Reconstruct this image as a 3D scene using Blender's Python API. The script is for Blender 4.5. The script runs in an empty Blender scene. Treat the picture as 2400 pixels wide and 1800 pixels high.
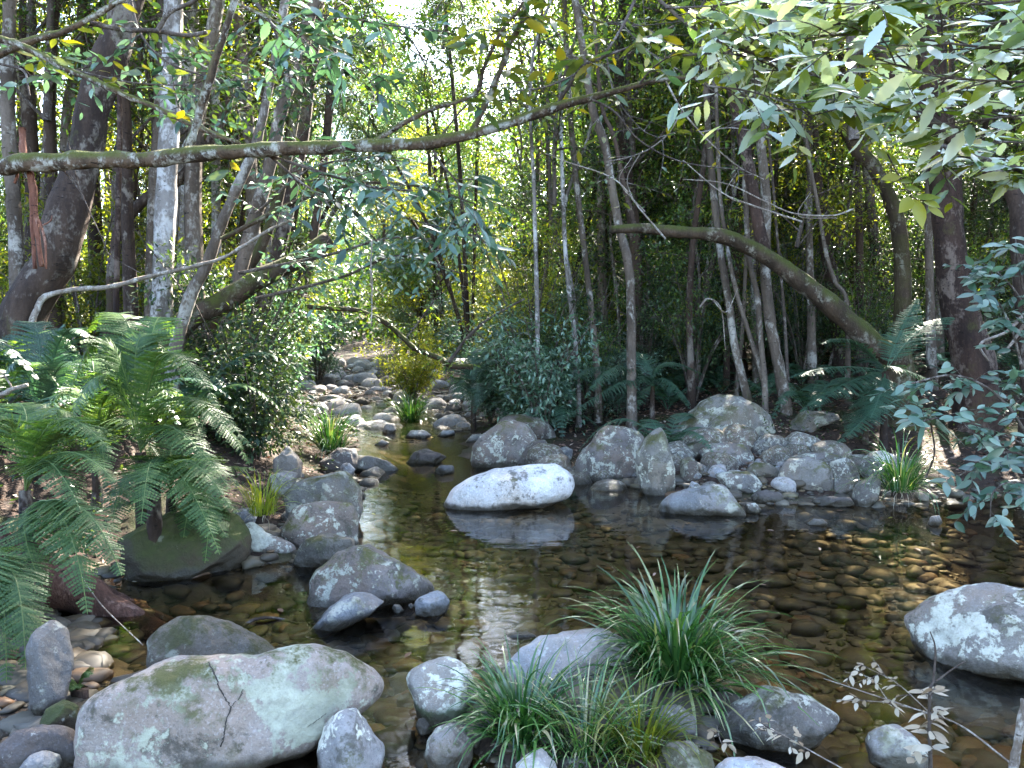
import bpy, bmesh, math, random
import numpy as np
from mathutils import Vector, Matrix, Euler
from mathutils.bvhtree import BVHTree

# ------------------------------------------------------------------ camera, sky, sun, exposure
S = bpy.context.scene
COL = S.collection
R_ = math.radians
CAM_H, FPX, HORIZON = 1.5, 1920.0, 800.0            # focal length and horizon in pixels of the 2400x1800 photograph
PITCH = math.atan((900 - HORIZON) / FPX)
cam = bpy.data.cameras.new('camera'); camo = bpy.data.objects.new('camera', cam); COL.objects.link(camo)
cam.sensor_width = 36; cam.lens = 36 * FPX / 2400; cam.clip_end = 1000; cam.clip_start = 0.05
camo.location = (0, 0, CAM_H); camo.rotation_euler = (math.pi / 2 - PITCH, 0, 0)
S.camera = camo

SUN_AZ, SUN_EL = R_(22), R_(42)
w = bpy.data.worlds.new('World'); S.world = w; w.use_nodes = True
nt = w.node_tree; bg = nt.nodes['Background']; sky = nt.nodes.new('ShaderNodeTexSky')
sky.sky_type = 'NISHITA'; sky.sun_disc = False; sky.sun_elevation = SUN_EL; sky.sun_rotation = SUN_AZ
sky.air_density = 1.0; sky.dust_density = 1.5; sky.ozone_density = 1.0
nt.links.new(sky.outputs[0], bg.inputs[0]); bg.inputs[1].default_value = 0.09
sl = bpy.data.lights.new('sun', 'SUN'); so = bpy.data.objects.new('sun', sl); COL.objects.link(so)
sl.energy = 5.0; sl.angle = R_(0.53); sl.color = (1.0, 0.93, 0.80)
sdir = Vector((math.sin(SUN_AZ) * math.cos(SUN_EL), math.cos(SUN_AZ) * math.cos(SUN_EL), math.sin(SUN_EL)))
so.rotation_euler = (-sdir).to_track_quat('-Z', 'Y').to_euler(); so.location = sdir * 60
S.view_settings.view_transform = 'Standard'; S.view_settings.look = 'None'
S.view_settings.exposure = 4.05; S.view_settings.gamma = 1.0
S.render.engine = 'CYCLES'
cy = S.cycles
cy.max_bounces = 7; cy.diffuse_bounces = 4; cy.glossy_bounces = 3; cy.transmission_bounces = 4; cy.transparent_max_bounces = 12
cy.caustics_reflective = False; cy.caustics_refractive = False
cy.use_denoising = True
cy.sample_clamp_indirect = 6.0
cy.use_adaptive_sampling = True; cy.adaptive_threshold = 0.015

# ------------------------------------------------------------------ pixel <-> world
CAMR = np.array([1.0, 0, 0]); CAMF = np.array([0, math.cos(PITCH), -math.sin(PITCH)]); CAMU = np.array([0, math.sin(PITCH), math.cos(PITCH)])
ORG = np.array([0, 0, CAM_H])
def pt(u, v, d):
    return ORG + d * (CAMF + CAMR * ((u - 1200) / FPX) - CAMU * ((v - 900) / FPX))
def ground_depth(v, z=0.0):
    k = CAMF[2] - CAMU[2] * ((v - 900) / FPX)
    return (z - CAM_H) / k
CROP = {'P': (0, 0, 1.0), 1: (0, 0, 2.765), 2: (800, 0, 2.765), 3: (1600, 0, 2.765), 4: (0, 600, 2.765), 5: (800, 600, 2.765), 6: (1600, 600, 2.765),
        7: (0, 1200, 2.765), 8: (800, 1200, 2.765), 9: (1600, 1200, 2.765)}
def px(c, pts):
    x0, y0, s = CROP[c]
    return [(x0 + x / s, y0 + y / s) for x, y in pts]

# ------------------------------------------------------------------ numpy noise
def _hash(ix, iy, iz, seed):
    h = (ix.astype(np.int64) * 374761393 + iy.astype(np.int64) * 668265263 + iz.astype(np.int64) * 2147483647 + seed * 1274126177) & 0xFFFFFFFF
    h = ((h ^ (h >> 13)) * 1274126177) & 0xFFFFFFFF
    h = h ^ (h >> 16)
    return (h & 0xFFFF) / 32767.5 - 1.0
def vnoise(P, seed=0):
    P = np.asarray(P, float); f = np.floor(P); t = P - f; t = t * t * (3 - 2 * t); i = f.astype(np.int64)
    r = 0
    for dx in (0, 1):
        wx = t[:, 0] if dx else 1 - t[:, 0]
        for dy in (0, 1):
            wy = t[:, 1] if dy else 1 - t[:, 1]
            for dz in (0, 1):
                wz = t[:, 2] if dz else 1 - t[:, 2]
                r = r + wx * wy * wz * _hash(i[:, 0] + dx, i[:, 1] + dy, i[:, 2] + dz, seed)
    return r
def fbm(P, seed=0, o=3):
    P = np.asarray(P, float); r = 0; a = 1.0
    for k in range(o):
        r = r + a * vnoise(P * (2 ** k) + 17.3 * k, seed + k); a *= 0.5
    return r
def sstep(a, b, x):
    t = np.clip((np.asarray(x) - a) / (b - a), 0, 1); return t * t * (3 - 2 * t)

# ------------------------------------------------------------------ mesh helpers
def mesh_np(name, V, F, mat, rnd=None, smooth=False):
    """F: (n,k) array of same-size polygons"""
    V = np.asarray(V, np.float32); F = np.asarray(F, np.int32)
    me = bpy.data.meshes.new(name); n, k = F.shape
    me.vertices.add(len(V)); me.vertices.foreach_set('co', V.ravel())
    me.loops.add(n * k); me.loops.foreach_set('vertex_index', F.ravel())
    me.polygons.add(n); me.polygons.foreach_set('loop_start', np.arange(0, n * k, k, dtype=np.int32))
    me.polygons.foreach_set('use_smooth', np.full(n, smooth, dtype=bool))
    if rnd is not None:
        a = me.attributes.new('rnd', 'FLOAT', 'FACE'); a.data.foreach_set('value', np.asarray(rnd, np.float32))
    me.update(calc_edges=True)
    if mat: me.materials.append(mat)
    return me
def obj(name, me, parent=None, loc=(0, 0, 0), rot=(0, 0, 0), sc=1.0):
    o = bpy.data.objects.new(name, me); COL.objects.link(o); o.location = loc; o.rotation_euler = rot
    o.scale = (sc, sc, sc) if np.isscalar(sc) else sc
    if parent: o.parent = parent
    return o
def tag(o, label, cat=None, group=None, kind=None):
    o['label'] = label
    if cat: o['category'] = cat
    if group: o['group'] = group
    if kind: o['kind'] = kind
    return o
def thing(name, label, cat, loc=(0, 0, 0), rz=0, group=None, sc=1.0):
    return tag(obj(name, None, None, tuple(loc), (0, 0, rz), sc), label, cat, group)
def copy_thing(src, loc, rz, sc, label, group=None):
    c = src.copy(); COL.objects.link(c); c.location = loc; c.rotation_euler = (0, 0, rz); c.scale = (sc, sc, sc) if np.isscalar(sc) else sc
    c['label'] = label
    if group: c['group'] = group
    for ch in list(src.children):
        k = ch.copy(); COL.objects.link(k); k.parent = c
    return c

def smooth_path(pts, n=None, per=6):
    pts = np.asarray(pts, float)
    if len(pts) < 3:
        t = np.linspace(0, 1, per + 1)[:, None]; return pts[0] * (1 - t) + pts[-1] * t
    P = np.vstack([2 * pts[0] - pts[1], pts, 2 * pts[-1] - pts[-2]]); out = []
    for i in range(1, len(P) - 2):
        for k in range(per):
            t = k / per
            out.append(0.5 * ((2 * P[i]) + (-P[i - 1] + P[i + 1]) * t + (2 * P[i - 1] - 5 * P[i] + 4 * P[i + 1] - P[i + 2]) * t * t + (-P[i - 1] + 3 * P[i] - 3 * P[i + 1] + P[i + 2]) * t ** 3))
    out.append(P[-2]); return np.array(out)

class Tubes:
    def __init__(self): self.V = []; self.F = []; self.n = 0
    def add(self, path, r0, r1=None, seg=7, rough=0.0, seed=0, radii=None):
        path = np.asarray(path, float); m = len(path)
        if radii is None:
            r1 = r0 if r1 is None else r1
            radii = np.linspace(r0, r1, m)
        T = np.gradient(path, axis=0); T /= np.linalg.norm(T, axis=1)[:, None] + 1e-9
        ref = np.array([0, 0, 1.0]) if abs(T[0][2]) < 0.9 else np.array([1.0, 0, 0])
        A = np.cross(T[0], ref); A /= np.linalg.norm(A)
        ang = np.arange(seg) * 2 * math.pi / seg
        rings = []
        for i in range(m):
            A = A - T[i] * np.dot(A, T[i]); A /= np.linalg.norm(A) + 1e-9
            B = np.cross(T[i], A)
            rings.append(path[i] + radii[i] * (np.cos(ang)[:, None] * A + np.sin(ang)[:, None] * B))
        V = np.array(rings).reshape(-1, 3)
        if rough:
            c = np.repeat(path, seg, axis=0); rr = np.repeat(radii, seg)
            nrm = (V - c) / (rr[:, None] + 1e-9)
            V = V + nrm * (rr * rough * fbm(V / (np.mean(radii) * 2.2), seed, 3))[:, None]
        i = np.arange(m - 1)[:, None]; j = np.arange(seg)[None, :]; j2 = (j + 1) % seg
        F = np.stack([i * seg + j, i * seg + j2, (i + 1) * seg + j2, (i + 1) * seg + j], -1).reshape(-1, 4)
        caps = []
        self.V.append(V); self.F.append(F + self.n); self.n += len(V)
        # end caps as fans of quads to a centre vertex
        for ring, c in ((0, path[0]), (m - 1, path[-1])):
            ci = self.n; self.V.append(c[None]); self.n += 1
            base = ci - (m * seg if ring == 0 else m * seg + 1)
            b0 = base + ring * seg
            for q in range(0, seg - 1, 2):
                caps.append([ci, b0 + q, b0 + q + 1, b0 + (q + 2) % seg])
            if seg % 2: caps.append([ci, b0 + seg - 1, b0, ci])
        caps = [c for c in caps if len(set(c)) == 4]
        if caps: self.F.append(np.array(caps))
    def mesh(self, name, mat):
        return mesh_np(name, np.vstack(self.V), np.vstack(self.F), mat, smooth=True)

def unit(a): return a / (np.linalg.norm(a, axis=-1, keepdims=True) + 1e-9)
class Leaves:
    """collects leaves: base point, axis, face normal, length, width"""
    def __init__(self): self.P = []; self.D = []; self.N = []; self.L = []; self.W = []
    def add(self, P, D, N, L, W):
        P = np.atleast_2d(P); n = len(P)
        self.P.append(P); self.D.append(np.broadcast_to(D, (n, 3))); self.N.append(np.broadcast_to(N, (n, 3)))
        self.L.append(np.broadcast_to(L, (n,))); self.W.append(np.broadcast_to(W, (n,)))
    def mesh(self, name, mat, rng, shape='small'):
        P = np.vstack(self.P); D = unit(np.vstack(self.D)); N = np.vstack(self.N); L = np.concatenate(self.L)[:, None]; W = np.concatenate(self.W)[:, None]
        Sd = unit(np.cross(D, N)); N = unit(np.cross(Sd, D)); n = len(P)
        if shape == 'small':            # two folded triangles as one bent quad pair
            rows = [(0.0, 0.0, 0.0), (0.45, 0.5, 0.10), (0.45, -0.5, 0.10), (1.0, 0.0, -0.08)]
            V = np.stack([P + D * L * a + Sd * W * b + N * W * c for a, b, c in rows], 1).reshape(-1, 3)
            b = np.arange(n)[:, None] * 4
            F = np.hstack([b, b + 1, b + 3, b + 2]).astype(int); rep = 1
        else:                           # pointed leaf with a keeled midrib, curved along its length; optional teeth
            prof = {'leaf': [(0, .06), (.12, .55), (.3, .92), (.5, 1.0), (.7, .78), (.88, .36), (1, .02)],
                    'toothed': [(0, .08), (.1, .5), (.16, .46), (.24, .84), (.3, .76), (.39, 1.0), (.45, .88), (.54, .99), (.6, .84), (.69, .8), (.75, .6), (.84, .5), (.9, .26), (1, .02)]}[shape]
            curl = rng.uniform(-0.25, 0.05, (n, 1)); keel = rng.uniform(0.05, 0.3, (n, 1))
            rowsV = []
            for a, wd in prof:
                c = P + D * L * a + N * L * curl * a * a
                rowsV += [c + Sd * W * 0.5 * wd + N * W * keel * wd * 0.5, c, c - Sd * W * 0.5 * wd + N * W * keel * wd * 0.5]
            m = len(prof); V = np.stack(rowsV, 1).reshape(-1, 3)
            f = []
            for i in range(m - 1):
                for s in (0, 1):
                    f.append([i * 3 + s, i * 3 + s + 1, (i + 1) * 3 + s + 1, (i + 1) * 3 + s])
            F = (np.arange(n)[:, None, None] * (m * 3) + np.array(f)[None]).reshape(-1, 4); rep = len(f)
        r = np.repeat(rng.random(n), rep)
        return mesh_np(name, V, F, mat, r, smooth=(shape != 'small'))

# ------------------------------------------------------------------ materials
def new_mat(name):
    m = bpy.data.materials.new(name); m.use_nodes = True; t = m.node_tree; t.nodes.clear()
    out = t.nodes.new('ShaderNodeOutputMaterial')
    def N(kind, **kw):
        n = t.nodes.new('ShaderNode' + kind)
        for k, v in kw.items():
            if k.startswith('i_'):
                key = k[2:]
                n.inputs[int(key) if key.isdigit() else key.replace('_', ' ')].default_value = v
            else: setattr(n, k, v)
        return n
    def Lk(a, b): t.links.new(a, b)
    return m, t, out, N, Lk
def ramp(N, stops, interp='LINEAR'):
    n = N('ValToRGB'); n.color_ramp.interpolation = interp; e = n.color_ramp.elements
    e[0].position = stops[0][0]; e[0].color = (*stops[0][1], 1) if not np.isscalar(stops[0][1]) else (stops[0][1],) * 3 + (1,)
    e[1].position = stops[-1][0]; e[1].color = (*stops[-1][1], 1) if not np.isscalar(stops[-1][1]) else (stops[-1][1],) * 3 + (1,)
    for p, c in stops[1:-1]:
        x = e.new(p); x.color = (*c, 1) if not np.isscalar(c) else (c, c, c, 1)
    return n
def mixc(N, Lk, fac, a, b, mode='MIX'):
    n = N('Mix', data_type='RGBA', blend_type=mode)
    for s, val in ((0, fac), (6, a), (7, b)):
        if hasattr(val, 'links'): Lk(val, n.inputs[s])
        elif np.isscalar(val): n.inputs[s].default_value = val
        else: n.inputs[s].default_value = (*val, 1)
    return n.outputs[2]

def leaf_mat(name, stops, trans=0.4, rough=0.4, spec=0.5, tcol=(1.9, 1.8, 0.5), objvar=0.35):
    m, t, out, N, Lk = new_mat(name)
    a = N('Attribute', attribute_name='rnd'); r = ramp(N, stops); Lk(a.outputs['Fac'], r.inputs[0])
    oi = N('ObjectInfo'); mr = N('MapRange', i_3=1 - objvar, i_4=1 + objvar); Lk(oi.outputs['Random'], mr.inputs[0])
    hs = N('HueSaturation'); Lk(mr.outputs[0], hs.inputs['Value']); Lk(r.outputs[0], hs.inputs['Color'])
    c = hs.outputs[0]
    p = N('BsdfPrincipled', i_Roughness=rough); Lk(c, p.inputs['Base Color']); p.inputs['Specular IOR Level'].default_value = spec
    tr = N('BsdfTranslucent'); Lk(mixc(N, Lk, 1.0, c, tcol, 'MULTIPLY'), tr.inputs['Color'])
    mx = N('MixShader', i_0=trans); Lk(p.outputs[0], mx.inputs[1]); Lk(tr.outputs[0], mx.inputs[2]); Lk(mx.outputs[0], out.inputs[0])
    return m

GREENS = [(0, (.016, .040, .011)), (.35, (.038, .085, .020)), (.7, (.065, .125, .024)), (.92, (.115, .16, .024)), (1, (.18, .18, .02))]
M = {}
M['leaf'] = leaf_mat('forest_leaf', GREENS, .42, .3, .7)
M['leaf_yellow'] = leaf_mat('yellow_leaf_sunlit_tone', [(0, (.065, .10, .015)), (.5, (.14, .175, .022)), (1, (.26, .25, .035))], .5, .4)  # yellow-green leaf; its colour is lightened to stand in for sun
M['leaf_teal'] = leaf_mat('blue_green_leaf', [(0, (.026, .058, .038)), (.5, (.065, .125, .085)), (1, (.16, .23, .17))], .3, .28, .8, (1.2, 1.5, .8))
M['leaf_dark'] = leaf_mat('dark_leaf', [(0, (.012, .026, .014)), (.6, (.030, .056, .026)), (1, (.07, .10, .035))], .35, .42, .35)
M['leaf_sky_sheen'] = leaf_mat('pale_leaf_with_sky_sheen', [(0, (.07, .12, .02)), (.28, (.17, .19, .015)), (.40, (.08, .15, .07)), (.50, (.22, .30, .24)), (.7, (.45, .51, .50)), (1, (.70, .74, .76))], .35, .25, .8, (1.6, 1.6, .5), .1)  # pale leaf undersides, lightened further so the colour carries reflected sky
M['leaf_olive'] = leaf_mat('olive_leaf', [(0, (.05, .10, .04)), (.4, (.09, .11, .02)), (.7, (.05, .12, .07)), (.9, (.17, .16, .015)), (1, (.25, .22, .02))], .45, .35, .6, (1.6, 1.4, .4), .1)
M['fern'] = leaf_mat('fern_frond', [(0, (.030, .066, .022)), (.6, (.062, .118, .040)), (1, (.14, .19, .07))], .4, .45, .3, (1.8, 1.8, .45), .2)
M['fern_dark'] = leaf_mat('fern_frond_shade_tone', [(0, (.02, .055, .035)), (1, (.05, .105, .06))], .3, .45, .5, (1.2, 1.4, .7), .2)  # darker, bluer copy of the fern colour with shade put into it
M['grass'] = leaf_mat('tussock_blade', [(0, (.016, .058, .014)), (.5, (.042, .115, .028)), (.8, (.09, .18, .05)), (.92, (.20, .24, .10)), (1, (.34, .29, .17))], .3, .22, .9, (1.3, 1.5, .5), .1)
M['grass_yellow'] = leaf_mat('bright_tussock_blade', [(0, (.06, .11, .012)), (1, (.20, .22, .03))], .45, .4)
M['dead_leaf'] = leaf_mat('dead_leaf', [(0, (.06, .028, .016)), (.4, (.13, .07, .045)), (.75, (.24, .15, .11)), (1, (.42, .33, .27))], .2, .6, .3, (1.2, .9, .7), .1)
M['pale_dead_leaf'] = leaf_mat('pale_dried_leaf', [(0, (.22, .16, .10)), (.5, (.36, .30, .22)), (1, (.50, .45, .36))], .25, .6, .3, (1.1, .95, .85), .1)

def bark_mat(name, base, dark, pale, pale_amt=0.5, moss=0.2, scale=1.0, mosscol=(.05, .055, .010), moss_up=True):
    m, t, out, N, Lk = new_mat(name)
    tc = N('TexCoord'); oi = N('ObjectInfo'); sc = N('VectorMath', operation='SCALE'); sc.inputs[0].default_value = (31, 17, 23); Lk(oi.outputs['Random'], sc.inputs['Scale'])
    ad = N('VectorMath', operation='ADD'); Lk(tc.outputs['Object'], ad.inputs[0]); Lk(sc.outputs[0], ad.inputs[1]); vec = ad.outputs[0]
    def noise(s, det=4, st=None, dist=0.0):
        n = N('TexNoise', i_Scale=s * scale, i_Detail=det, i_Roughness=.6, i_Distortion=dist)
        if st:
            mp = N('Mapping'); mp.inputs['Scale'].default_value = st; Lk(vec, mp.inputs[0]); Lk(mp.outputs[0], n.inputs[0])
        else: Lk(vec, n.inputs[0])
        return n.outputs[0]
    def thr(x, a, b):
        r = N('MapRange', i_1=a, i_2=b); r.interpolation_type = 'SMOOTHSTEP'; Lk(x, r.inputs[0]); return r.outputs[0]
    def mad(a, b, k):
        n = N('Math', operation='MULTIPLY_ADD'); Lk(b, n.inputs[0]); n.inputs[1].default_value = k; Lk(a, n.inputs[2]); return n.outputs[0]
    fine = noise(38, 6, (1, 1, .6)); mid = noise(11, 5, (1, 1, .8), .5)
    c = mixc(N, Lk, thr(mad(noise(4, 5, (1, 1, .22)), fine, .35), .48, .86), dark, base)
    c = mixc(N, Lk, thr(mad(mad(noise(3.5, 4, (1, 1, .6), .6), mid, .45), fine, .4), 1.06 - .28 * pale_amt, 1.24 - .28 * pale_amt), c, pale)
    c = mixc(N, Lk, thr(mad(noise(9, 5, (.8, .8, 3)), fine, .4), .80, .92), c, tuple(x * .35 for x in dark))
    if moss:
        mf = thr(mad(noise(3, 6), fine, .35), .90 - .45 * moss, 1.06 - .38 * moss)
        if moss_up:
            g = N('NewGeometry'); sx = N('SeparateXYZ'); Lk(g.outputs['Normal'], sx.inputs[0])
            up = thr(sx.outputs[2], -.35, .5); mm = N('Math', operation='MULTIPLY'); Lk(mf, mm.inputs[0]); Lk(up, mm.inputs[1]); mf = mm.outputs[0]
        c = mixc(N, Lk, mf, c, mosscol)
    p = N('BsdfPrincipled', i_Roughness=.85); Lk(c, p.inputs['Base Color']); p.inputs['Specular IOR Level'].default_value = .25
    b = N('Bump', i_Strength=.9, i_Distance=.03); Lk(mad(noise(13, 7, (1, 1, .3), .4), fine, .4), b.inputs['Height']); Lk(b.outputs[0], p.inputs['Normal'])
    Lk(p.outputs[0], out.inputs[0]); return m
M['bark_pale'] = bark_mat('pale_lichen_bark', (.14, .108, .086), (.055, .040, .030), (.30, .275, .245), .45, .3)
M['bark_white'] = bark_mat('white_bark', (.22, .195, .18), (.08, .065, .052), (.44, .42, .41), .62, .15)
M['bark_brown'] = bark_mat('brown_bark', (.058, .036, .026), (.020, .012, .009), (.15, .125, .105), .34, .4)
M['bark_red'] = bark_mat('reddish_bark', (.060, .033, .024), (.018, .010, .008), (.13, .095, .078), .45, .35)
M['bark_moss'] = bark_mat('mossy_bark', (.075, .050, .034), (.03, .02, .013), (.20, .18, .145), .35, .85, 1.4)
M['bark_limb'] = bark_mat('limb_bark_with_moss_and_lichen', (.14, .094, .064), (.04, .026, .018), (.40, .39, .35), .52, .95, 2.4, (.075, .078, .014))
M['twig'] = bark_mat('twig_bark', (.11, .085, .07), (.05, .035, .028), (.24, .21, .19), .4, .1, 3)
M['twig_pale'] = bark_mat('pale_twig', (.27, .225, .19), (.14, .105, .08), (.42, .38, .34), .5, 0, 3)
M['bark_strip'] = bark_mat('peeling_red_bark', (.20, .085, .055), (.08, .03, .02), (.36, .22, .17), .35, 0, 2)
M['log'] = bark_mat('rotting_log', (.115, .055, .038), (.035, .017, .012), (.20, .125, .10), .4, .1, 1.5)

def rock_mat(name, base=(.27, .26, .26), lichen=.4, moss=.3, dark=.3, pale=(.50, .51, .48), scale=1.0, mosscol=(.060, .058, .016), band=True, skirt=False):
    m, t, out, N, Lk = new_mat(name)
    tc = N('TexCoord'); oi = N('ObjectInfo'); sc = N('VectorMath', operation='SCALE'); sc.inputs[0].default_value = (41, 27, 33); Lk(oi.outputs['Random'], sc.inputs['Scale'])
    ad = N('VectorMath', operation='ADD'); Lk(tc.outputs['Object'], ad.inputs[0]); Lk(sc.outputs[0], ad.inputs[1]); vec = ad.outputs[0]
    def noise(s, det=5, ro=.6, dist=0.0):
        n = N('TexNoise', i_Scale=s * scale, i_Detail=det, i_Roughness=ro, i_Distortion=dist); Lk(vec, n.inputs[0]); return n.outputs[0]
    def thr(x, a, b):
        r = N('MapRange', i_1=a, i_2=b); r.interpolation_type = 'SMOOTHSTEP'; Lk(x, r.inputs[0]); return r.outputs[0]
    def mul(a, b, op='MULTIPLY'):
        mm = N('Math', operation=op); Lk(a, mm.inputs[0])
        if hasattr(b, 'links'): Lk(b, mm.inputs[1])
        else: mm.inputs[1].default_value = b
        return mm.outputs[0]
    mr = N('MapRange', i_3=.72, i_4=1.2); Lk(oi.outputs['Random'], mr.inputs[0])
    def mad(a, b, k):
        n = N('Math', operation='MULTIPLY_ADD'); Lk(b, n.inputs[0]); n.inputs[1].default_value = k; Lk(a, n.inputs[2]); return n.outputs[0]
    fine = noise(34, 7, .7); mid = noise(11, 6, .65)
    base = tuple(x * .56 for x in base); pale = (pale[0] * .74, pale[1] * .70, pale[2] * .62)
    b0 = mixc(N, Lk, thr(mad(noise(2.6, 5), fine, .4), .45, .95), tuple(x * .55 for x in base), tuple(x * 1.35 for x in base))
    wn = N('TexWhiteNoise', noise_dimensions='1D'); Lk(oi.outputs['Random'], wn.inputs['W'])          # each stone leans to its own hue
    b0 = mixc(N, Lk, mul(wn.outputs['Value'], .6), b0, (base[0] * .95, base[1] * .78, base[2] * .60))
    c = mixc(N, Lk, mul(thr(mad(noise(1.9, 4), mid, .4), .62, .84), .8), b0, (base[0] * 1.05, base[1] * .86, base[2] * .70))     # warm iron staining
    c = mixc(N, Lk, mul(thr(noise(95, 2, .7), .56, .66), .45), c, tuple(x * .4 for x in base))
    c = mixc(N, Lk, mul(thr(noise(80, 2, .7), .56, .66), .35), c, tuple(min(1, x * 1.7) for x in base))
    if dark:       # dark crusts and small black specks in clusters
        c = mixc(N, Lk, mul(thr(mad(mad(noise(3.4, 6, .65, .4), mid, .5), fine, .5), 1.16 - .26 * dark, 1.30 - .26 * dark), .8), c, (.055, .05, .04))
    if lichen:     # pale lichen: broad broken patches, then scattered round spots
        lf = thr(mad(mad(noise(3.2, 5, .6, .6), mid, .6), fine, .45), 1.215 - .36 * lichen, 1.29 - .36 * lichen)
        lf2 = thr(mad(noise(11, 4, .55, .5), fine, .3), .92 - .17 * lichen, .965 - .17 * lichen)
        g2 = mixc(N, Lk, thr(mad(mid, fine, .5), .55, .95), tuple(x * .62 for x in pale), tuple(x * 1.12 for x in pale))
        c = mixc(N, Lk, mul(mul(lf, lf2, 'MAXIMUM'), .9), c, g2)
    g = N('NewGeometry'); sx = N('SeparateXYZ'); Lk(g.outputs['Normal'], sx.inputs[0])
    hb = noise(18, 8, .65)
    height = mul(hb, 1.0)
    if moss:
        up = thr(sx.outputs[2], -.1, .75)
        mf = mul(thr(mad(mad(noise(2.8, 6, .62, .3), mid, .35), fine, .45), 1.07 - .42 * moss, 1.25 - .42 * moss), up)
        mcol = mixc(N, Lk, noise(26, 5), tuple(x * .5 for x in mosscol), tuple(x * 1.7 for x in mosscol))
        c = mixc(N, Lk, mf, c, mcol)
    if skirt:      # a green moss skirt round the lower half of the stone, with a ragged upper edge
        sk = N('SeparateXYZ'); Lk(tc.outputs['Object'], sk.inputs[0])
        c = mixc(N, Lk, mul(thr(mad(sk.outputs[2], mad(noise(4, 3), fine, .5), -.09), -.055, -.085), .92), c, (.030, .040, .012))
    vm = N('HueSaturation'); Lk(mr.outputs[0], vm.inputs['Value']); Lk(c, vm.inputs['Color']); c = vm.outputs[0]
    p = N('BsdfPrincipled', i_Roughness=.8)
    if band:      # the wet, silt-stained foot of a stone that stands in the creek
        pz = N('SeparateXYZ'); Lk(g.outputs['Position'], pz.inputs[0])
        edge = mul(mul(noise(6, 4), .15), pz.outputs[2], 'SUBTRACT')      # noise*0.1 - z
        wet = thr(edge, -.005, .045)
        c = mixc(N, Lk, mul(wet, .9), c, (.035, .028, .018))
        rr = N('MapRange', i_3=.8, i_4=.3); Lk(wet, rr.inputs[0]); Lk(rr.outputs[0], p.inputs['Roughness'])
    Lk(c, p.inputs['Base Color']); p.inputs['Specular IOR Level'].default_value = .35
    bp = N('Bump', i_Strength=.8, i_Distance=.025); Lk(height, bp.inputs['Height'])
    bp2 = N('Bump', i_Strength=.35, i_Distance=.004); Lk(noise(120, 3), bp2.inputs['Height']); Lk(bp.outputs[0], bp2.inputs['Normal']); Lk(bp2.outputs[0], p.inputs['Normal'])
    Lk(p.outputs[0], out.inputs[0]); return m
M['r_grey'] = rock_mat('grey_granite', (.30, .30, .31), lichen=.4, moss=.3, dark=.5)
M['r_big'] = rock_mat('cracked_boulder_granite', (.48, .445, .44), .5, .6, .5, (.58, .62, .55), 1.15)
M['r_pale'] = rock_mat('pale_washed_granite', (.60, .60, .63), .25, .25, .35, (.66, .67, .68), 1.0)
M['r_white'] = rock_mat('white_crusted_granite', (.32, .305, .30), .5, .35, .65, (.66, .68, .65), 1.5)
M['r_oval'] = rock_mat('bleached_granite', (.92, .92, .95), .12, .3, .45, (.9, .9, .92), .8)
M['r_lichen'] = rock_mat('lichen_spotted_granite', (.25, .215, .20), .44, .45, .55, (.52, .54, .50), 1.9)
M['r_moss'] = rock_mat('mossy_granite', (.25, .235, .215), .45, .62, .45, (.50, .51, .46), 1.4, (.050, .048, .015))
M['r_dome'] = rock_mat('dome_granite', (.25, .235, .22), .45, .58, .5, (.50, .51, .47), 1.3, (.048, .045, .016))
M['r_deepmoss'] = rock_mat('moss_covered_stone', (.12, .10, .07), .05, 1.6, .2, mosscol=(.040, .048, .010))
M['r_dark'] = rock_mat('dark_wet_stone', (.13, .12, .125), .2, .0, .4, (.34, .35, .36))
M['r_brown'] = rock_mat('brown_granite', (.27, .245, .225), .4, .4, .5, (.48, .47, .42))
M['r_riffle'] = rock_mat('riffle_stone_skylit_tone', (.66, .67, .73), .3, .0, .4, (.55, .55, .54), 1.2, band=False)  # pale bluish base carries the open skylight over the riffle
M['r_green'] = rock_mat('moss_skirted_granite', (.34, .34, .335), .8, .0, .3, (.66, .69, .66), 1.1, skirt=True)

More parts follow.
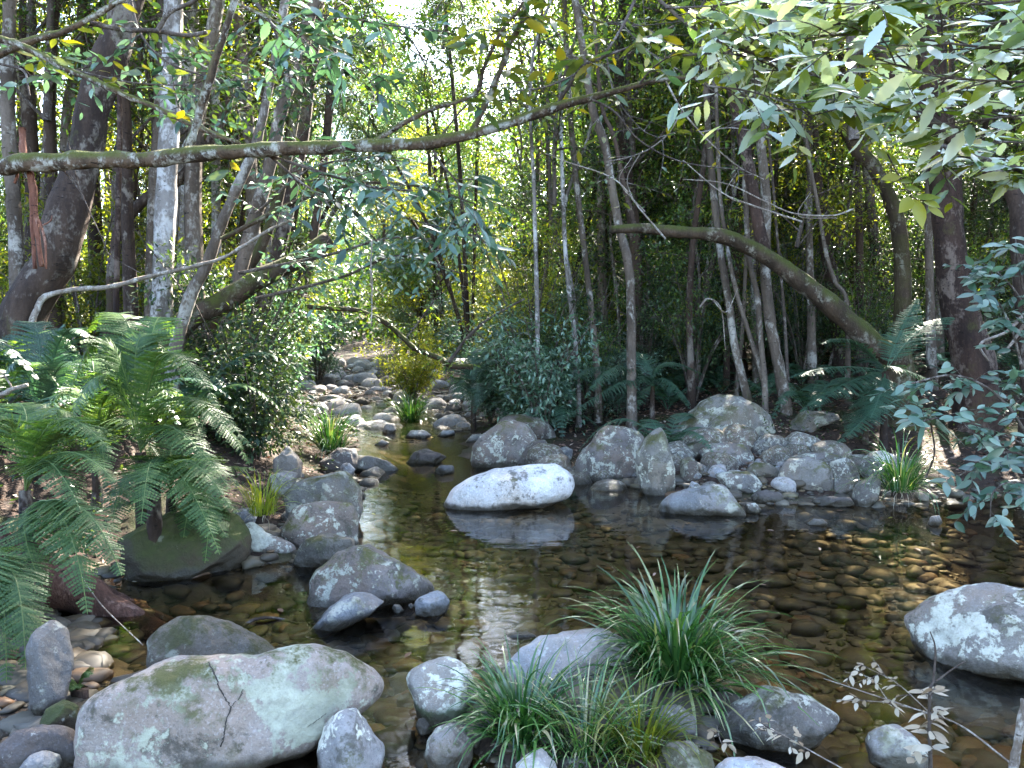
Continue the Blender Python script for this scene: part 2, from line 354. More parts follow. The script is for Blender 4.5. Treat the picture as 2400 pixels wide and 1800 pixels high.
def pebble_mat():
    m, t, out, N, Lk = new_mat('streambed_pebble')
    a = N('Attribute', attribute_name='rnd')
    r = ramp(N, [(0, (.035, .029, .022)), (.3, (.085, .062, .040)), (.5, (.115, .082, .046)), (.62, (.08, .074, .066)), (.8, (.12, .09, .045)), (.9, (.21, .085, .028)), (.95, (.17, .14, .07)), (1, (.19, .165, .135))]); Lk(a.outputs['Fac'], r.inputs[0])
    tc = N('TexCoord'); n = N('TexNoise', i_Scale=30, i_Detail=5); Lk(tc.outputs['Object'], n.inputs[0])
    c = mixc(N, Lk, n.outputs[0], r.outputs[0], (.03, .026, .018)); n.inputs['Roughness'].default_value = .7
    p = N('BsdfPrincipled', i_Roughness=.6); Lk(c, p.inputs['Base Color']); Lk(p.outputs[0], out.inputs[0]); return m
M['pebble'] = pebble_mat()
def ground_mat():
    m, t, out, N, Lk = new_mat('forest_floor')
    tc = N('TexCoord'); g = N('NewGeometry')
    def noise(s, d=6): n = N('TexNoise', i_Scale=s, i_Detail=d, i_Roughness=.65); Lk(tc.outputs['Object'], n.inputs[0]); return n.outputs[0]
    def thr(x, a, b): r = N('MapRange', i_1=a, i_2=b); Lk(x, r.inputs[0]); return r.outputs[0]
    c = mixc(N, Lk, thr(noise(8), .35, .65), (.014, .009, .0065), (.055, .033, .024))
    c = mixc(N, Lk, thr(noise(35, 8), .55, .7), c, (.10, .065, .048))
    c = mixc(N, Lk, thr(noise(1.2, 6), .52, .62), c, (.028, .034, .010))
    pz = N('SeparateXYZ'); Lk(g.outputs['Position'], pz.inputs[0])
    sand = mixc(N, Lk, thr(noise(0.7, 4), .45, .6), (.045, .034, .022), (.15, .125, .098))
    c = mixc(N, Lk, thr(pz.outputs[2], .04, -.03), c, sand)
    p = N('BsdfPrincipled', i_Roughness=.9); Lk(c, p.inputs['Base Color']); p.inputs['Specular IOR Level'].default_value = .2
    b = N('Bump', i_Strength=.8, i_Distance=.03); Lk(noise(30, 8), b.inputs['Height']); Lk(b.outputs[0], p.inputs['Normal'])
    Lk(p.outputs[0], out.inputs[0]); return m
M['ground'] = ground_mat()
def water_mat():
    m, t, out, N, Lk = new_mat('creek_water')
    tc = N('TexCoord'); mp = N('Mapping'); mp.inputs['Scale'].default_value = (1.0, 1.7, 1); Lk(tc.outputs['Object'], mp.inputs[0])
    n1 = N('TexNoise', i_Scale=3.0, i_Detail=3, i_Roughness=.5); Lk(mp.outputs[0], n1.inputs[0])
    n2 = N('TexNoise', i_Scale=22, i_Detail=2); Lk(mp.outputs[0], n2.inputs[0])
    # quicker, rougher water upstream of the pool
    sx = N('SeparateXYZ'); Lk(tc.outputs['Object'], sx.inputs[0]); fr = N('MapRange', i_1=8.5, i_2=12.5, i_3=.04, i_4=1.0); Lk(sx.outputs[1], fr.inputs[0])
    mu = N('Math', operation='MULTIPLY'); Lk(n2.outputs[0], mu.inputs[0]); Lk(fr.outputs[0], mu.inputs[1])
    adn = N('Math', operation='ADD'); Lk(n1.outputs[0], adn.inputs[0]); Lk(mu.outputs[0], adn.inputs[1])
    b = N('Bump', i_Strength=.075, i_Distance=.05); Lk(adn.outputs[0], b.inputs['Height'])
    gl = N('BsdfGlossy', i_Roughness=.03); Lk(b.outputs[0], gl.inputs['Normal'])
    tr = N('BsdfTransparent'); tr.inputs[0].default_value = (.87, .77, .57, 1)
    fr2 = N('Fresnel', i_IOR=1.33); Lk(b.outputs[0], fr2.inputs['Normal'])
    mx = N('MixShader'); Lk(fr2.outputs[0], mx.inputs[0]); Lk(tr.outputs[0], mx.inputs[1]); Lk(gl.outputs[0], mx.inputs[2]); Lk(mx.outputs[0], out.inputs[0])
    return m
M['water'] = water_mat()
def plain(name, col, rough=.9):
    m, t, out, N, Lk = new_mat(name); p = N('BsdfPrincipled', i_Roughness=rough); p.inputs['Base Color'].default_value = (*col, 1)
    tc = N('TexCoord'); n = N('TexNoise', i_Scale=40); Lk(tc.outputs['Object'], n.inputs[0]); Lk(mixc(N, Lk, n.outputs[0], tuple(c * .6 for c in col), tuple(c * 1.4 for c in col)), p.inputs['Base Color'])
    Lk(p.outputs[0], out.inputs[0]); return m
M['crack'] = plain('dark_crack_strip', (.03, .024, .02))  # dark brown colour for the strips that draw the crack

# ------------------------------------------------------------------ terrain
LEFT = [(-1.5, 1.2), (-1.75, 2.4), (-1.85, 3.3), (-2.3, 3.9), (-2.7, 4.6), (-2.5, 5.2), (-1.75, 5.7), (-1.6, 6.6), (-1.65, 8.6), (-1.9, 9.6), (-2.4, 12.5), (-3.3, 15), (-4.4, 18), (-5.7, 22), (-7.2, 30), (-10.5, 45), (-14, 60), (-17, 75)]
RIGHT = [(-14, 75), (-11, 60), (-7.3, 45), (-3.5, 30), (-1.7, 22), (-1.2, 18), (-.9, 15.5), (-.7, 13), (-.6, 10.4), (.3, 9.3), (1.0, 8.9), (1.6, 8.3), (2.4, 7.75), (3.2, 7.65), (4.5, 7.9), (6, 7.6), (9, 7), (13, 5), (13, 1.2)]
POLY = np.array(LEFT + RIGHT)
def sdist(X, Y):
    """signed distance to the creek's edge: negative in the creek"""
    P = np.stack([X, Y], 1); n = len(POLY); best = np.full(len(P), 1e9); inside = np.zeros(len(P), bool)
    for i in range(n):
        a = POLY[i]; b = POLY[(i + 1) % n]; ab = b - a
        t = np.clip(((P - a) @ ab) / (ab @ ab), 0, 1); q = P - (a + t[:, None] * ab)
        best = np.minimum(best, (q * q).sum(1))
        cond = (a[1] > P[:, 1]) != (b[1] > P[:, 1])
        xi = a[0] + (P[:, 1] - a[1]) / (ab[1] if abs(ab[1]) > 1e-9 else 1e-9) * ab[0]
        inside ^= cond & (P[:, 0] < xi)
    d = np.sqrt(best); return np.where(inside, -d, d)
_ly = np.array([p[1] for p in LEFT]); _lx = np.array([p[0] for p in LEFT])
def height(X, Y):
    X = np.asarray(X, float); Y = np.asarray(Y, float)
    s = sdist(X, Y); P = np.stack([X, Y, 0 * X], 1)
    level = 0.022 * np.maximum(0, Y - 18.0)
    left = X < np.interp(Y, _ly, _lx) + .3
    near = Y < 1.2
    sp = np.maximum(s, 0); si = np.maximum(-s, 0)
    hl = .80 * sstep(0, 2.4, sp) + .10 * np.maximum(0, sp - 1.5) + .12 * np.maximum(0, sp - 9)
    hr = .06 * sstep(0, .3, sp) + .075 * np.minimum(sp, 2.2) + .17 * np.maximum(0, sp - 2.0) + .16 * np.maximum(0, sp - 9)
    hout = np.where(left, hl, hr); hout = np.where(near, .10 * sstep(0, 1, sp) , hout)
    deep = np.interp(Y, [1, 3, 5, 9, 12, 15, 18, 23], [.10, .13, .24, .32, .24, .16, .10, .04])
    hin = -deep * sstep(0, .9, si)
    h = level + np.where(s > 0, hout, hin)
    h = h + fbm(P * .9, 5, 3) * .05 * sstep(0.1, 1.5, sp) + fbm(P * 3, 9, 3) * .018
    for (mx, my, r, a) in MOUNDS:
        h = h + a * np.exp(-((X - mx) ** 2 + (Y - my) ** 2) / (r * r))
    return h
MOUNDS = [(.02, 3.15, .38, .15), (.62, 3.45, .36, .15), (.45, 2.9, .5, .14), (3.2, 6.6, .9, .10), (1.9, 6.3, .6, .08), (-1.55, 5.9, .5, .10), (1.9, 8.2, .8, .07)]
def hz(x, y): return float(height(np.array([x]), np.array([y]))[0])
gx = np.concatenate([np.linspace(-95, -24, 30), np.linspace(-22, -7, 32), np.linspace(-6.7, 7, 150), np.linspace(7.4, 24, 34), np.linspace(27, 95, 28)])
gy = np.concatenate([np.linspace(-30, .5, 12), np.linspace(1, 16, 150), np.linspace(16.4, 45, 72), np.linspace(47, 150, 42)])
GX, GY = np.meshgrid(gx, gy); GZ = height(GX.ravel(), GY.ravel()).reshape(GX.shape)
nx, ny = len(gx), len(gy); i, j = np.meshgrid(np.arange(nx - 1), np.arange(ny - 1)); a = (j * nx + i).ravel()
terrain = obj('ground', mesh_np('ground', np.stack([GX.ravel(), GY.ravel(), GZ.ravel()], 1), np.stack([a, a + 1, a + nx + 1, a + nx], 1), M['ground'], smooth=True))
tag(terrain, 'brown leaf littered forest floor with the sandy creek bed running through it', kind='structure')
wx = np.linspace(-6, 14, 3); wy = np.array([-1.0, 10, 19])
WV = np.array([(-9, -2, 0), (14, -2, 0), (14, 26, 0), (-9, 26, 0)]); water = obj('water', mesh_np('water', WV, np.array([[0, 1, 2, 3]]), M['water']))
tag(water, 'clear still creek water mirroring the dark forest', kind='structure')

# ------------------------------------------------------------------ rocks
def ico(sub):
    bm = bmesh.new(); bmesh.ops.create_icosphere(bm, subdivisions=sub, radius=1.0)
    V = np.array([v.co[:] for v in bm.verts]); F = np.array([[v.index for v in f.verts] for f in bm.faces]); bm.free(); return V, F
ICO = {k: ico(k) for k in (2, 3, 4, 5, 6)}
def polar(pts, c, n=144):
    P = np.array(pts) - c; Q = []
    for i in range(len(P)):
        a, b = P[i], P[(i + 1) % len(P)]
        for t in np.linspace(0, 1, 24, endpoint=False): Q.append(a + (b - a) * t)
    Q = np.array(Q); th = np.arctan2(Q[:, 1], Q[:, 0]); r = np.hypot(Q[:, 0], Q[:, 1])
    o = np.argsort(th); th = th[o]; r = r[o]
    g = np.linspace(-math.pi, math.pi, n, endpoint=False)
    R = np.interp(g, np.concatenate([th - 2 * math.pi, th, th + 2 * math.pi]), np.tile(r, 3))
    for _ in range(2): R = .25 * np.roll(R, 1) + .5 * R + .25 * np.roll(R, -1)
    return g, R
_seed = [100]
def rock(label, mat, crop, pts, zb=0.0, d=None, thick=.85, ext=.28, p=2.5, rough=1.0, name='boulder', group=None, sub=None, nf=8):
    _seed[0] += 7; sd = _seed[0]; rs = np.random.default_rng(sd)
    Q = np.array(px(crop, pts)); vb = Q[:, 1].max(); u0, u1 = Q[:, 0].min(), Q[:, 0].max(); v0 = Q[:, 1].min()
    c = np.array([(u0 + u1) / 2, v0 + (vb - v0) * .56])
    db = ground_depth(vb, zb) if d is None else d
    E = Q.copy(); low = E[:, 1] > c[1]; E[low, 1] += ext * (vb - v0) * (E[low, 1] - c[1]) / (vb - c[1])
    wd = (u1 - u0) / 2 * db / FPX; hd = (vb - v0) / 2 * db / FPX; T = thick * math.sqrt(wd * hd * 1.2)
    dc = db + .5 * T if d is None else d
    cen = pt(c[0], c[1], dc); s = dc / FPX
    ray = unit(cen - ORG); rgt = unit(np.cross(ray, CAMU)); up = np.cross(rgt, ray)
    E2 = E * [1, -1]; g, Rr = polar(E2, c * [1, -1])
    if sub is None: sub = 6 if (u1 - u0) > 240 else 5 if (u1 - u0) > 60 else 4
    n, F = ICO[sub]; m = (np.hypot(n[:, 0], n[:, 1]) ** p + np.abs(n[:, 2]) ** p) ** (1 / p); n = n / m[:, None]
    rho = np.hypot(n[:, 0], n[:, 1]); th = np.arctan2(n[:, 1], n[:, 0])
    Rt = np.interp(th, np.append(g, math.pi), np.append(Rr, Rr[0])); k = np.clip(rho, 0, 1) ** .7
    # smooth version of the outline towards the front so the face stays a broad dome
    Rs = Rr.copy()
    for _ in range(60): Rs = .25 * np.roll(Rs, 1) + .5 * Rs + .25 * np.roll(Rs, -1)
    Rss = np.interp(th, np.append(g, math.pi), np.append(Rs, Rs[0]))
    RR = (Rss * (1 - k) + Rt * k) * s
    L = n[:, :1] * 0 + np.stack([n[:, 0] * RR, n[:, 1] * RR, n[:, 2] * T], 1)
    size = math.sqrt(wd * hd)
    # a few worn flat faces on the sides turned to and away from the viewer
    for _ in range(nf):
        q = unit(rs.normal(0, 1, 3) * [.8, .8, 1.0]); h = L @ q; hm = h.max() * rs.uniform(.70, .90)
        over = np.maximum(0, h - hm) * sstep(.0, .4, 1 - rho / 1.06 + .12); L = L - q * (over * .92)[:, None]
    for ax, ext0 in ((0, n[:, 0] * RR), (1, n[:, 1] * RR)):      # keep the outline's full size after the wear
        a0, a1 = ext0.min(), ext0.max(); b0, b1 = L[:, ax].min(), L[:, ax].max(); L[:, ax] = a0 + (L[:, ax] - b0) * (a1 - a0) / (b1 - b0)
    nn = unit(L)
    Wd = L[:, :1] * rgt + L[:, 1:2] * up - L[:, 2:] * ray
    dn = fbm(Wd / size * 1.5 + sd, sd, 3) * .075 + fbm(Wd / size * 5 + sd, sd + 3, 4) * .022
    nw = nn[:, :1] * rgt + nn[:, 1:2] * up - nn[:, 2:] * ray
    Wd = Wd + nw * (dn * size * rough)[:, None]
    me = mesh_np(name, Wd, F, M[mat], smooth=True)
    o = obj(name, me, None, tuple(cen)); tag(o, label, 'rock', group)
    return o

ROCKS = [
 # --- foreground
 ('big pale cracked boulder filling the lower left foreground', 'r_big', 'P', [(236,1765),(222,1680),(222,1618),(245,1590),(305,1572),(385,1548),(440,1538),(520,1548),(600,1556),(640,1548),(709,1536),(795,1552),(836,1572),(876,1598),(900,1641),(892,1670),(850,1688),(740,1720),(680,1732),(543,1748),(385,1765),(262,1780)], dict(thick=.62, p=3.6, ext=.38, nf=3)),
 ('mossy domed boulder showing its top behind the big cracked boulder', 'r_moss', 'P', [(350,1580),(362,1482),(388,1455),(434,1438),(492,1446),(550,1474),(604,1505),(650,1545),(650,1600),(500,1620)], dict(d=3.7, thick=.6)),
 ('pale blocky stone standing against the right end of the cracked boulder', 'r_white', 'P', [(743,1800),(748,1730),(762,1700),(800,1668),(835,1668),(860,1700),(880,1730),(902,1752),(895,1790),(870,1825),(760,1830)], dict(thick=.9)),
 ('round boulder with a white top and green mossy skirt beside the trickle', 'r_green', 8, [(420,1080),(470,1010),(560,970),(690,945),(790,980),(845,1060),(860,1150),(860,1260),(780,1340),(650,1370),(540,1340),(470,1230)], dict(thick=.95)),
 ('small round stone with one white lichen patch at the bottom edge', 'r_white', 8, [(530,1560),(560,1480),(640,1400),(720,1385),(800,1410),(860,1500),(850,1600),(760,1650),(620,1640)], dict(thick=.95)),
 ('long pale ridged slab tucked behind the foreground tussocks', 'r_pale', 8, [(1030,1100),(1060,980),(1150,900),(1280,830),(1430,775),(1700,760),(1850,830),(1900,930),(1700,1040),(1400,1150),(1100,1170)], dict(thick=.8)),
 ('pale topped wedge stone below the drooping blades of the largest tussock', 'r_white', 9, [(170,1390),(300,1260),(500,1150),(800,1180),(1010,1300),(880,1390),(700,1490),(400,1490),(230,1460)], dict(thick=.8)),
 ('smooth rounded blue grey stone alone in the shallows at the bottom right', 'r_grey', 9, [(1200,1530),(1210,1450),(1290,1400),(1400,1400),(1500,1450),(1580,1540),(1560,1640),(1400,1660),(1230,1610)], dict(thick=.95)),
 ('large lichen crusted boulder rising from the water at the right edge', 'r_white', 9, [(1490,760),(1600,660),(1800,540),(1950,460),(2080,440),(2212,480),(2450,600),(2500,800),(2400,1000),(2212,1010),(2000,985),(1800,945),(1650,880),(1550,840)], dict(thick=.9, ext=.5)),
 ('white stone leaning on the foot of the large right edge boulder', 'r_pale', 9, [(1950,930),(2050,860),(2212,790),(2400,800),(2480,920),(2400,1060),(2200,1055),(2050,1010)], dict(thick=.6)),
 ('moss capped grey rock in mid pool with a sloping right shoulder', 'r_lichen', 'P', [(725,1410),(740,1340),(790,1295),(830,1278),(865,1280),(940,1325),(1005,1360),(1022,1375),(1000,1400),(960,1408),(880,1408),(800,1412)], dict(thick=.9)),
 ('smooth grey sliver of rock sloping into the still water', 'r_grey', 'P', [(713,1468),(760,1435),(800,1402),(840,1392),(880,1398),(905,1415),(880,1435),(820,1455),(770,1468)], dict(thick=1.0)),
 ('small grey angular stone at the tip of the moss capped rock', 'r_grey', 8, [(470,600),(500,550),(610,510),(660,540),(700,580),(680,620),(620,665),(540,660),(480,640)], dict(thick=.9)),
 ('large mossy rounded rock topping the stack on the left bank', 'r_moss', 'P', [(667,1150),(700,1120),(750,1107),(810,1112),(843,1150),(848,1190),(835,1230),(760,1235),(680,1215)], dict(thick=.9)),
 ('square grey block in the middle of the left bank rock stack', 'r_lichen', 'P', [(660,1245),(690,1190),(750,1178),(825,1182),(838,1215),(835,1265),(780,1290),(690,1285)], dict(thick=.8)),
 ('low mossy stone at the foot of the left bank rock stack', 'r_moss', 'P', [(690,1305),(715,1260),(770,1250),(825,1265),(830,1290),(770,1320),(705,1325)], dict(thick=.9)),
 ('pale blue green wedge of rock leaning into dark water below the bright tussock', 'r_white', 7, [(1540,130),(1620,45),(1720,150),(1900,210),(1915,240),(1850,300),(1720,285),(1620,220)], dict(thick=.6)),
 ('wide moss covered rock in shade beneath the left ferns', 'r_deepmoss', 'P', [(290,1250),(400,1200),(500,1190),(550,1215),(578,1265),(580,1310),(520,1335),(400,1345),(310,1330)], dict(thick=.9)),
 ('grey stone behind the hanging fern fronds at the lower left', 'r_grey', 'P', [(70,1520),(85,1470),(120,1455),(155,1490),(168,1540),(150,1610),(80,1625)], dict(zb=.1)),
 ('bright green moss cushion beside the left end of the cracked boulder', 'r_deepmoss', 7, [(265,1400),(300,1280),(400,1230),(500,1290),(520,1420),(450,1470),(330,1470)], dict(zb=.05, thick=1.0)),
 ('flat dark stone in the bottom left corner', 'r_dark', 7, [(0,1480),(120,1400),(280,1390),(450,1450),(525,1560),(500,1630),(250,1640),(40,1600)], dict(zb=.03)),
 ('small pale stone at the very bottom left edge', 'r_grey', 7, [(140,1640),(200,1570),(300,1555),(370,1600),(390,1660),(300,1720),(170,1720)], dict(zb=.02)),
 ('small white stone under the left end of the cracked boulder', 'r_pale', 7, [(520,1660),(560,1620),(640,1640),(670,1690),(600,1720),(530,1710)], dict(zb=.02)),
 ('dark brown pebble lodged in the trickle between the boulders', 'r_brown', 8, [(480,1380),(500,1340),(560,1330),(590,1380),(570,1420),(510,1430)], dict()),
 ('pale stone under the front tussock at the bottom edge', 'r_pale', 8, [(1130,1640),(1200,1570),(1300,1540),(1380,1600),(1400,1680),(1300,1740),(1150,1720)], dict(zb=.05)),
 ('blue grey stone lying beneath the largest tussock', 'r_grey', 8, [(1990,1310),(2060,1270),(2200,1260),(2290,1330),(2300,1400),(2200,1440),(2050,1400)], dict(zb=.03)),
 ('thin flat white stone between the two foreground tussocks', 'r_pale', 8, [(1590,1290),(1640,1265),(1800,1250),(1850,1280),(1780,1310),(1650,1315)], dict(zb=.03)),
 ('pale stone with green stain at the bottom right of the tussocks', 'r_moss', 8, [(2080,1560),(2130,1510),(2260,1500),(2400,1560),(2420,1640),(2300,1700),(2130,1680)], dict(zb=.04)),
 ('broad flat whitish stone cut by the bottom edge right of centre', 'r_pale', 9, [(200,1690),(330,1620),(480,1595),(640,1640),(760,1690),(700,1760),(350,1770)], dict(zb=.03)),
 ('reddish submerged stone glowing just under the surface in mid pool', 'r_brown', 8, [(1040,820),(1100,785),(1200,775),(1270,800),(1240,830),(1120,845)], dict(zb=-.03)),
 ('small brown stone at the water edge left of the ridged slab', 'r_brown', 8, [(890,1050),(920,1010),(1000,1000),(1045,1020),(1030,1060),(940,1080)], dict()),
 ('tiny white pebble between the moss capped rock and its angular neighbour', 'r_pale', 8, [(432,605),(445,592),(468,600),(470,620),(445,626)], dict()),
 ('small grey pebble in front of the moss capped rock', 'r_grey', 8, [(330,620),(345,600),(385,600),(405,630),(380,650),(345,645)], dict()),
 # --- middle distance, right of the channel
 ('broad white oval rock lying in the pool, centre of the picture', 'r_oval', 5, [(655,1580),(720,1510),(850,1430),(1000,1375),(1200,1355),(1380,1350),(1480,1400),(1510,1470),(1490,1540),(1300,1590),(1000,1620),(800,1630),(690,1615)], dict(thick=.95, nf=1, rough=.6)),
 ('lichen mottled boulder above the left end of the white oval rock', 'r_lichen', 5, [(840,1300),(850,1220),(920,1140),(1010,1090),(1100,1060),(1200,1090),(1260,1160),(1270,1220),(1200,1290),(1100,1340),(960,1365),(870,1345)], dict()),
 ('small lichen spotted rock touching the top of the white oval rock', 'r_lichen', 5, [(1140,1340),(1170,1260),(1240,1200),(1320,1190),(1390,1270),(1380,1330),(1330,1375),(1200,1375)], dict()),
 ('narrow grey stone wedged between two lichen boulders', 'r_grey', 5, [(1390,1340),(1400,1260),(1460,1230),(1500,1260),(1490,1340),(1440,1370)], dict()),
 ('tall angular lichen boulder right of the white oval rock', 'r_lichen', 5, [(1500,1410),(1540,1300),(1620,1220),(1700,1110),(1740,1095),(1880,1110),(1960,1170),(1970,1270),(1920,1350),(1890,1410),(1700,1440),(1560,1445)], dict()),
 ('upright mossy pillar of rock on the water edge', 'r_moss', 5, [(1910,1280),(1950,1180),(2000,1120),(2070,1110),(2110,1200),(2140,1330),(2170,1450),(2130,1530),(2000,1540),(1940,1450),(1915,1350)], dict(thick=.8)),
 ('huge mossy dome of rock, biggest boulder on the right bank', 'r_dome', 6, [(-80,1200),(-10,1110),(50,1040),(140,950),(250,905),(370,905),(460,950),(545,1040),(575,1150),(560,1270),(300,1320),(50,1270)], dict(d=10.6, thick=.9)),
 ('long grey boulder half hidden behind the lichen mottled boulder', 'r_lichen', 5, [(950,1140),(1040,1050),(1150,1030),(1280,1050),(1350,1100),(1400,1180),(1300,1220),(1100,1220)], dict(d=11.4)),
 ('flat brown stone below the mossy dome', 'r_lichen', 6, [(100,1290),(150,1230),(270,1210),(400,1215),(460,1290),(440,1340),(330,1350),(180,1340)], dict(d=9.3)),
 ('grey stone at the right foot of the mossy dome', 'r_brown', 6, [(470,1340),(520,1270),(600,1260),(660,1300),(660,1370),(580,1410)], dict(d=9.4)),
 ('square brown block in the middle of the gravel bar', 'r_brown', 6, [(610,1490),(640,1400),(700,1330),(900,1310),(960,1360),(975,1450),(960,1510),(800,1525),(650,1525)], dict(zb=.04, p=3.2)),
 ('thin lichened slab resting behind the square brown block', 'r_lichen', 6, [(670,1340),(720,1300),(850,1270),(1000,1275),(1035,1310),(950,1350),(800,1370)], dict(d=8.9)),
 ('grey stone leaning against the right side of the square brown block', 'r_white', 6, [(960,1350),(1040,1305),(1110,1340),(1140,1400),(1135,1520),(1000,1540),(980,1450)], dict(zb=.04)),
 ('whitish crusted boulder behind the dark tussock', 'r_white', 6, [(1130,1340),(1220,1270),(1300,1260),(1400,1290),(1440,1380),(1400,1460),(1200,1440)], dict(d=8.3)),
 ('dark stone with a white lichen blotch left of the dark tussock', 'r_white', 6, [(1100,1560),(1140,1460),(1220,1420),(1280,1440),(1260,1560),(1200,1620),(1120,1610)], dict()),
 ('white splashed rounded stone behind the flat wedge slab', 'r_white', 6, [(210,1430),(330,1390),(450,1400),(510,1470),(490,1525),(380,1520),(270,1490)], dict(zb=.05)),
 ('flat pale wedge slab sliding into the pool', 'r_grey', 'P', [(1530,1198),(1590,1160),(1660,1138),(1690,1132),(1720,1150),(1742,1180),(1735,1197),(1640,1203)], dict(thick=.7)),
 ('tiny white lichened stone at the tip of the wedge slab', 'r_white', 6, [(405,1640),(420,1600),(470,1600),(510,1640),(480,1665),(420,1660)], dict()),
 ('grey stone right of the upright mossy pillar', 'r_lichen', 6, [(-20,1370),(10,1310),(60,1300),(105,1360),(95,1440),(0,1445)], dict(zb=.1)),
 ('mossy white streaked stone at the left foot of the dome', 'r_moss', 6, [(-20,1250),(60,1200),(160,1190),(185,1230),(120,1290),(20,1295)], dict(d=9.5)),
 ('grey boulder half covered by the right bank fern', 'r_moss', 6, [(665,1170),(700,1060),(800,1000),(900,1010),(1000,1010),(1010,1060),(880,1110),(800,1200),(700,1200)], dict(d=10.6)),
 ('little round stone between the dome and the fern boulder', 'r_brown', 6, [(605,1110),(640,1080),(680,1100),(675,1140),(620,1145)], dict(d=10.8)),
 ('low mossy stone in front of the right foot of the dome', 'r_moss', 6, [(415,1385),(470,1340),(560,1340),(625,1390),(610,1425),(480,1425)], dict(zb=.15)),
 ('dark flat stone at the water edge of the gravel bar', 'r_dark', 6, [(440,1560),(520,1520),(640,1530),(650,1585),(500,1600)], dict()),
 ('dark broad stone under the grey block at the waterline', 'r_dark', 6, [(840,1590),(900,1560),(1060,1560),(1110,1600),(1000,1620),(860,1615)], dict()),
 ('white pointed cobble standing on the gravel beside the wedge slab', 'r_pale', 6, [(35,1500),(60,1460),(100,1470),(120,1500),(90,1520),(50,1515)], dict(zb=.05)),
 ('small white stone surfacing in front of the gravel bar', 'r_pale', 9, [(805,75),(850,45),(900,45),(940,70),(900,85),(830,85)], dict()),
 ('dark rounded stone surfacing in the pool near the right bank', 'r_brown', 9, [(1590,70),(1610,25),(1660,20),(1680,60),(1650,85),(1610,85)], dict()),
 # --- channel
 ('dark wedge stone splitting the current in the channel', 'r_dark', 5, [(410,1330),(480,1270),(560,1250),(640,1280),(685,1310),(620,1338),(480,1342)], dict()),
 ('small black stone behind the ripples near the lichen boulder', 'r_dark', 5, [(600,1395),(650,1350),(720,1360),(735,1400),(650,1412)], dict()),
 ('long grey stone with a sunlit top on the left side of the channel', 'r_grey', 5, [(60,1340),(100,1290),(180,1290),(300,1330),(375,1370),(320,1392),(160,1395),(80,1390)], dict()),
 ('pinkish small boulder catching light at the left channel edge', 'r_pale', 5, [(-10,1370),(10,1345),(50,1340),(90,1380),(75,1440),(10,1440)], dict()),
 ('rounded grey rock under the dark left bank tussock', 'r_dark', 'P', [(750,1080),(790,1050),(835,1052),(842,1085),(800,1110),(760,1105)], dict()),
 ('brown pyramid shaped rock above the left bank rock stack', 'r_brown', 4, [(1770,1320),(1870,1230),(1960,1340),(1950,1400),(1860,1430),(1780,1400)], dict(zb=.25)),
 ('pale blue rock leaning below the brown pyramid rock', 'r_grey', 4, [(1750,1420),(1830,1390),(1930,1410),(1900,1490),(1830,1530),(1760,1500)], dict(zb=.2)),
 ('sunlit brown topped stone in the lower riffle', 'r_pale', 5, [(415,1170),(450,1130),(540,1130),(590,1160),(530,1180)], dict(name='river_stone')),
 ('white flat stone at the right end of the lower riffle', 'r_pale', 5, [(615,1162),(660,1130),(730,1130),(740,1160),(680,1170)], dict(name='river_stone')),
 ('grey tilted stone where the riffle meets the right bank', 'r_grey', 5, [(795,1205),(850,1150),(925,1150),(900,1205),(850,1215)], dict(name='river_stone')),
 ('little sunlit stone alone in the current below the riffle', 'r_pale', 5, [(210,1222),(270,1190),(315,1210),(280,1228)], dict(name='river_stone')),
 ('blocky grey boulder among the pale stones upstream', 'r_grey', 5, [(245,1060),(260,1000),(330,970),(400,1000),(410,1060),(330,1085)], dict(d=16.5)),
 ('dome shaped white stone in front of the far riffle tussock', 'r_pale', 5, [(265,1130),(290,1085),(340,1085),(360,1125),(330,1145),(280,1145)], dict(name='river_stone')),
]
ROBJ = {}
for lab, mt, cr, pts, kw in ROCKS: ROBJ[lab] = rock(lab, mt, cr, pts, **kw)

# branching crack drawn as thin dark strips on the face of the cracked boulder: a part of it
def bvh_of(o):
    me = o.data; return BVHTree.FromPolygons([tuple(v.co + o.location) for v in me.vertices], [tuple(p.vertices) for p in me.polygons])
big = ROBJ[ROCKS[0][0]]; bv = bvh_of(big)
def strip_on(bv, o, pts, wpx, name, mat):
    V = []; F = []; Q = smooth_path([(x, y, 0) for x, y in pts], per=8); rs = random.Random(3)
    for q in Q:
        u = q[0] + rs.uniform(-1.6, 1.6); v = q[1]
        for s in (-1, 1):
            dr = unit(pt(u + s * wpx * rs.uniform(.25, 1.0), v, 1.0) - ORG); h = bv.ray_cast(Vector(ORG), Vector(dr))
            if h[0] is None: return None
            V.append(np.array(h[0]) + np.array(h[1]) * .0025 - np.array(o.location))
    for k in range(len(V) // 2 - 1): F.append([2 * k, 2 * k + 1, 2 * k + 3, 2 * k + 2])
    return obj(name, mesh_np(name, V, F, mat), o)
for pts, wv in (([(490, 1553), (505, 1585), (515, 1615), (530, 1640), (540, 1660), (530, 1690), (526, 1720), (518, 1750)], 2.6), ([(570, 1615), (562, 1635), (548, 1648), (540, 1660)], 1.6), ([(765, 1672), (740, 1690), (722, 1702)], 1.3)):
    strip_on(bv, big, pts, wv, 'crack', M['crack'])

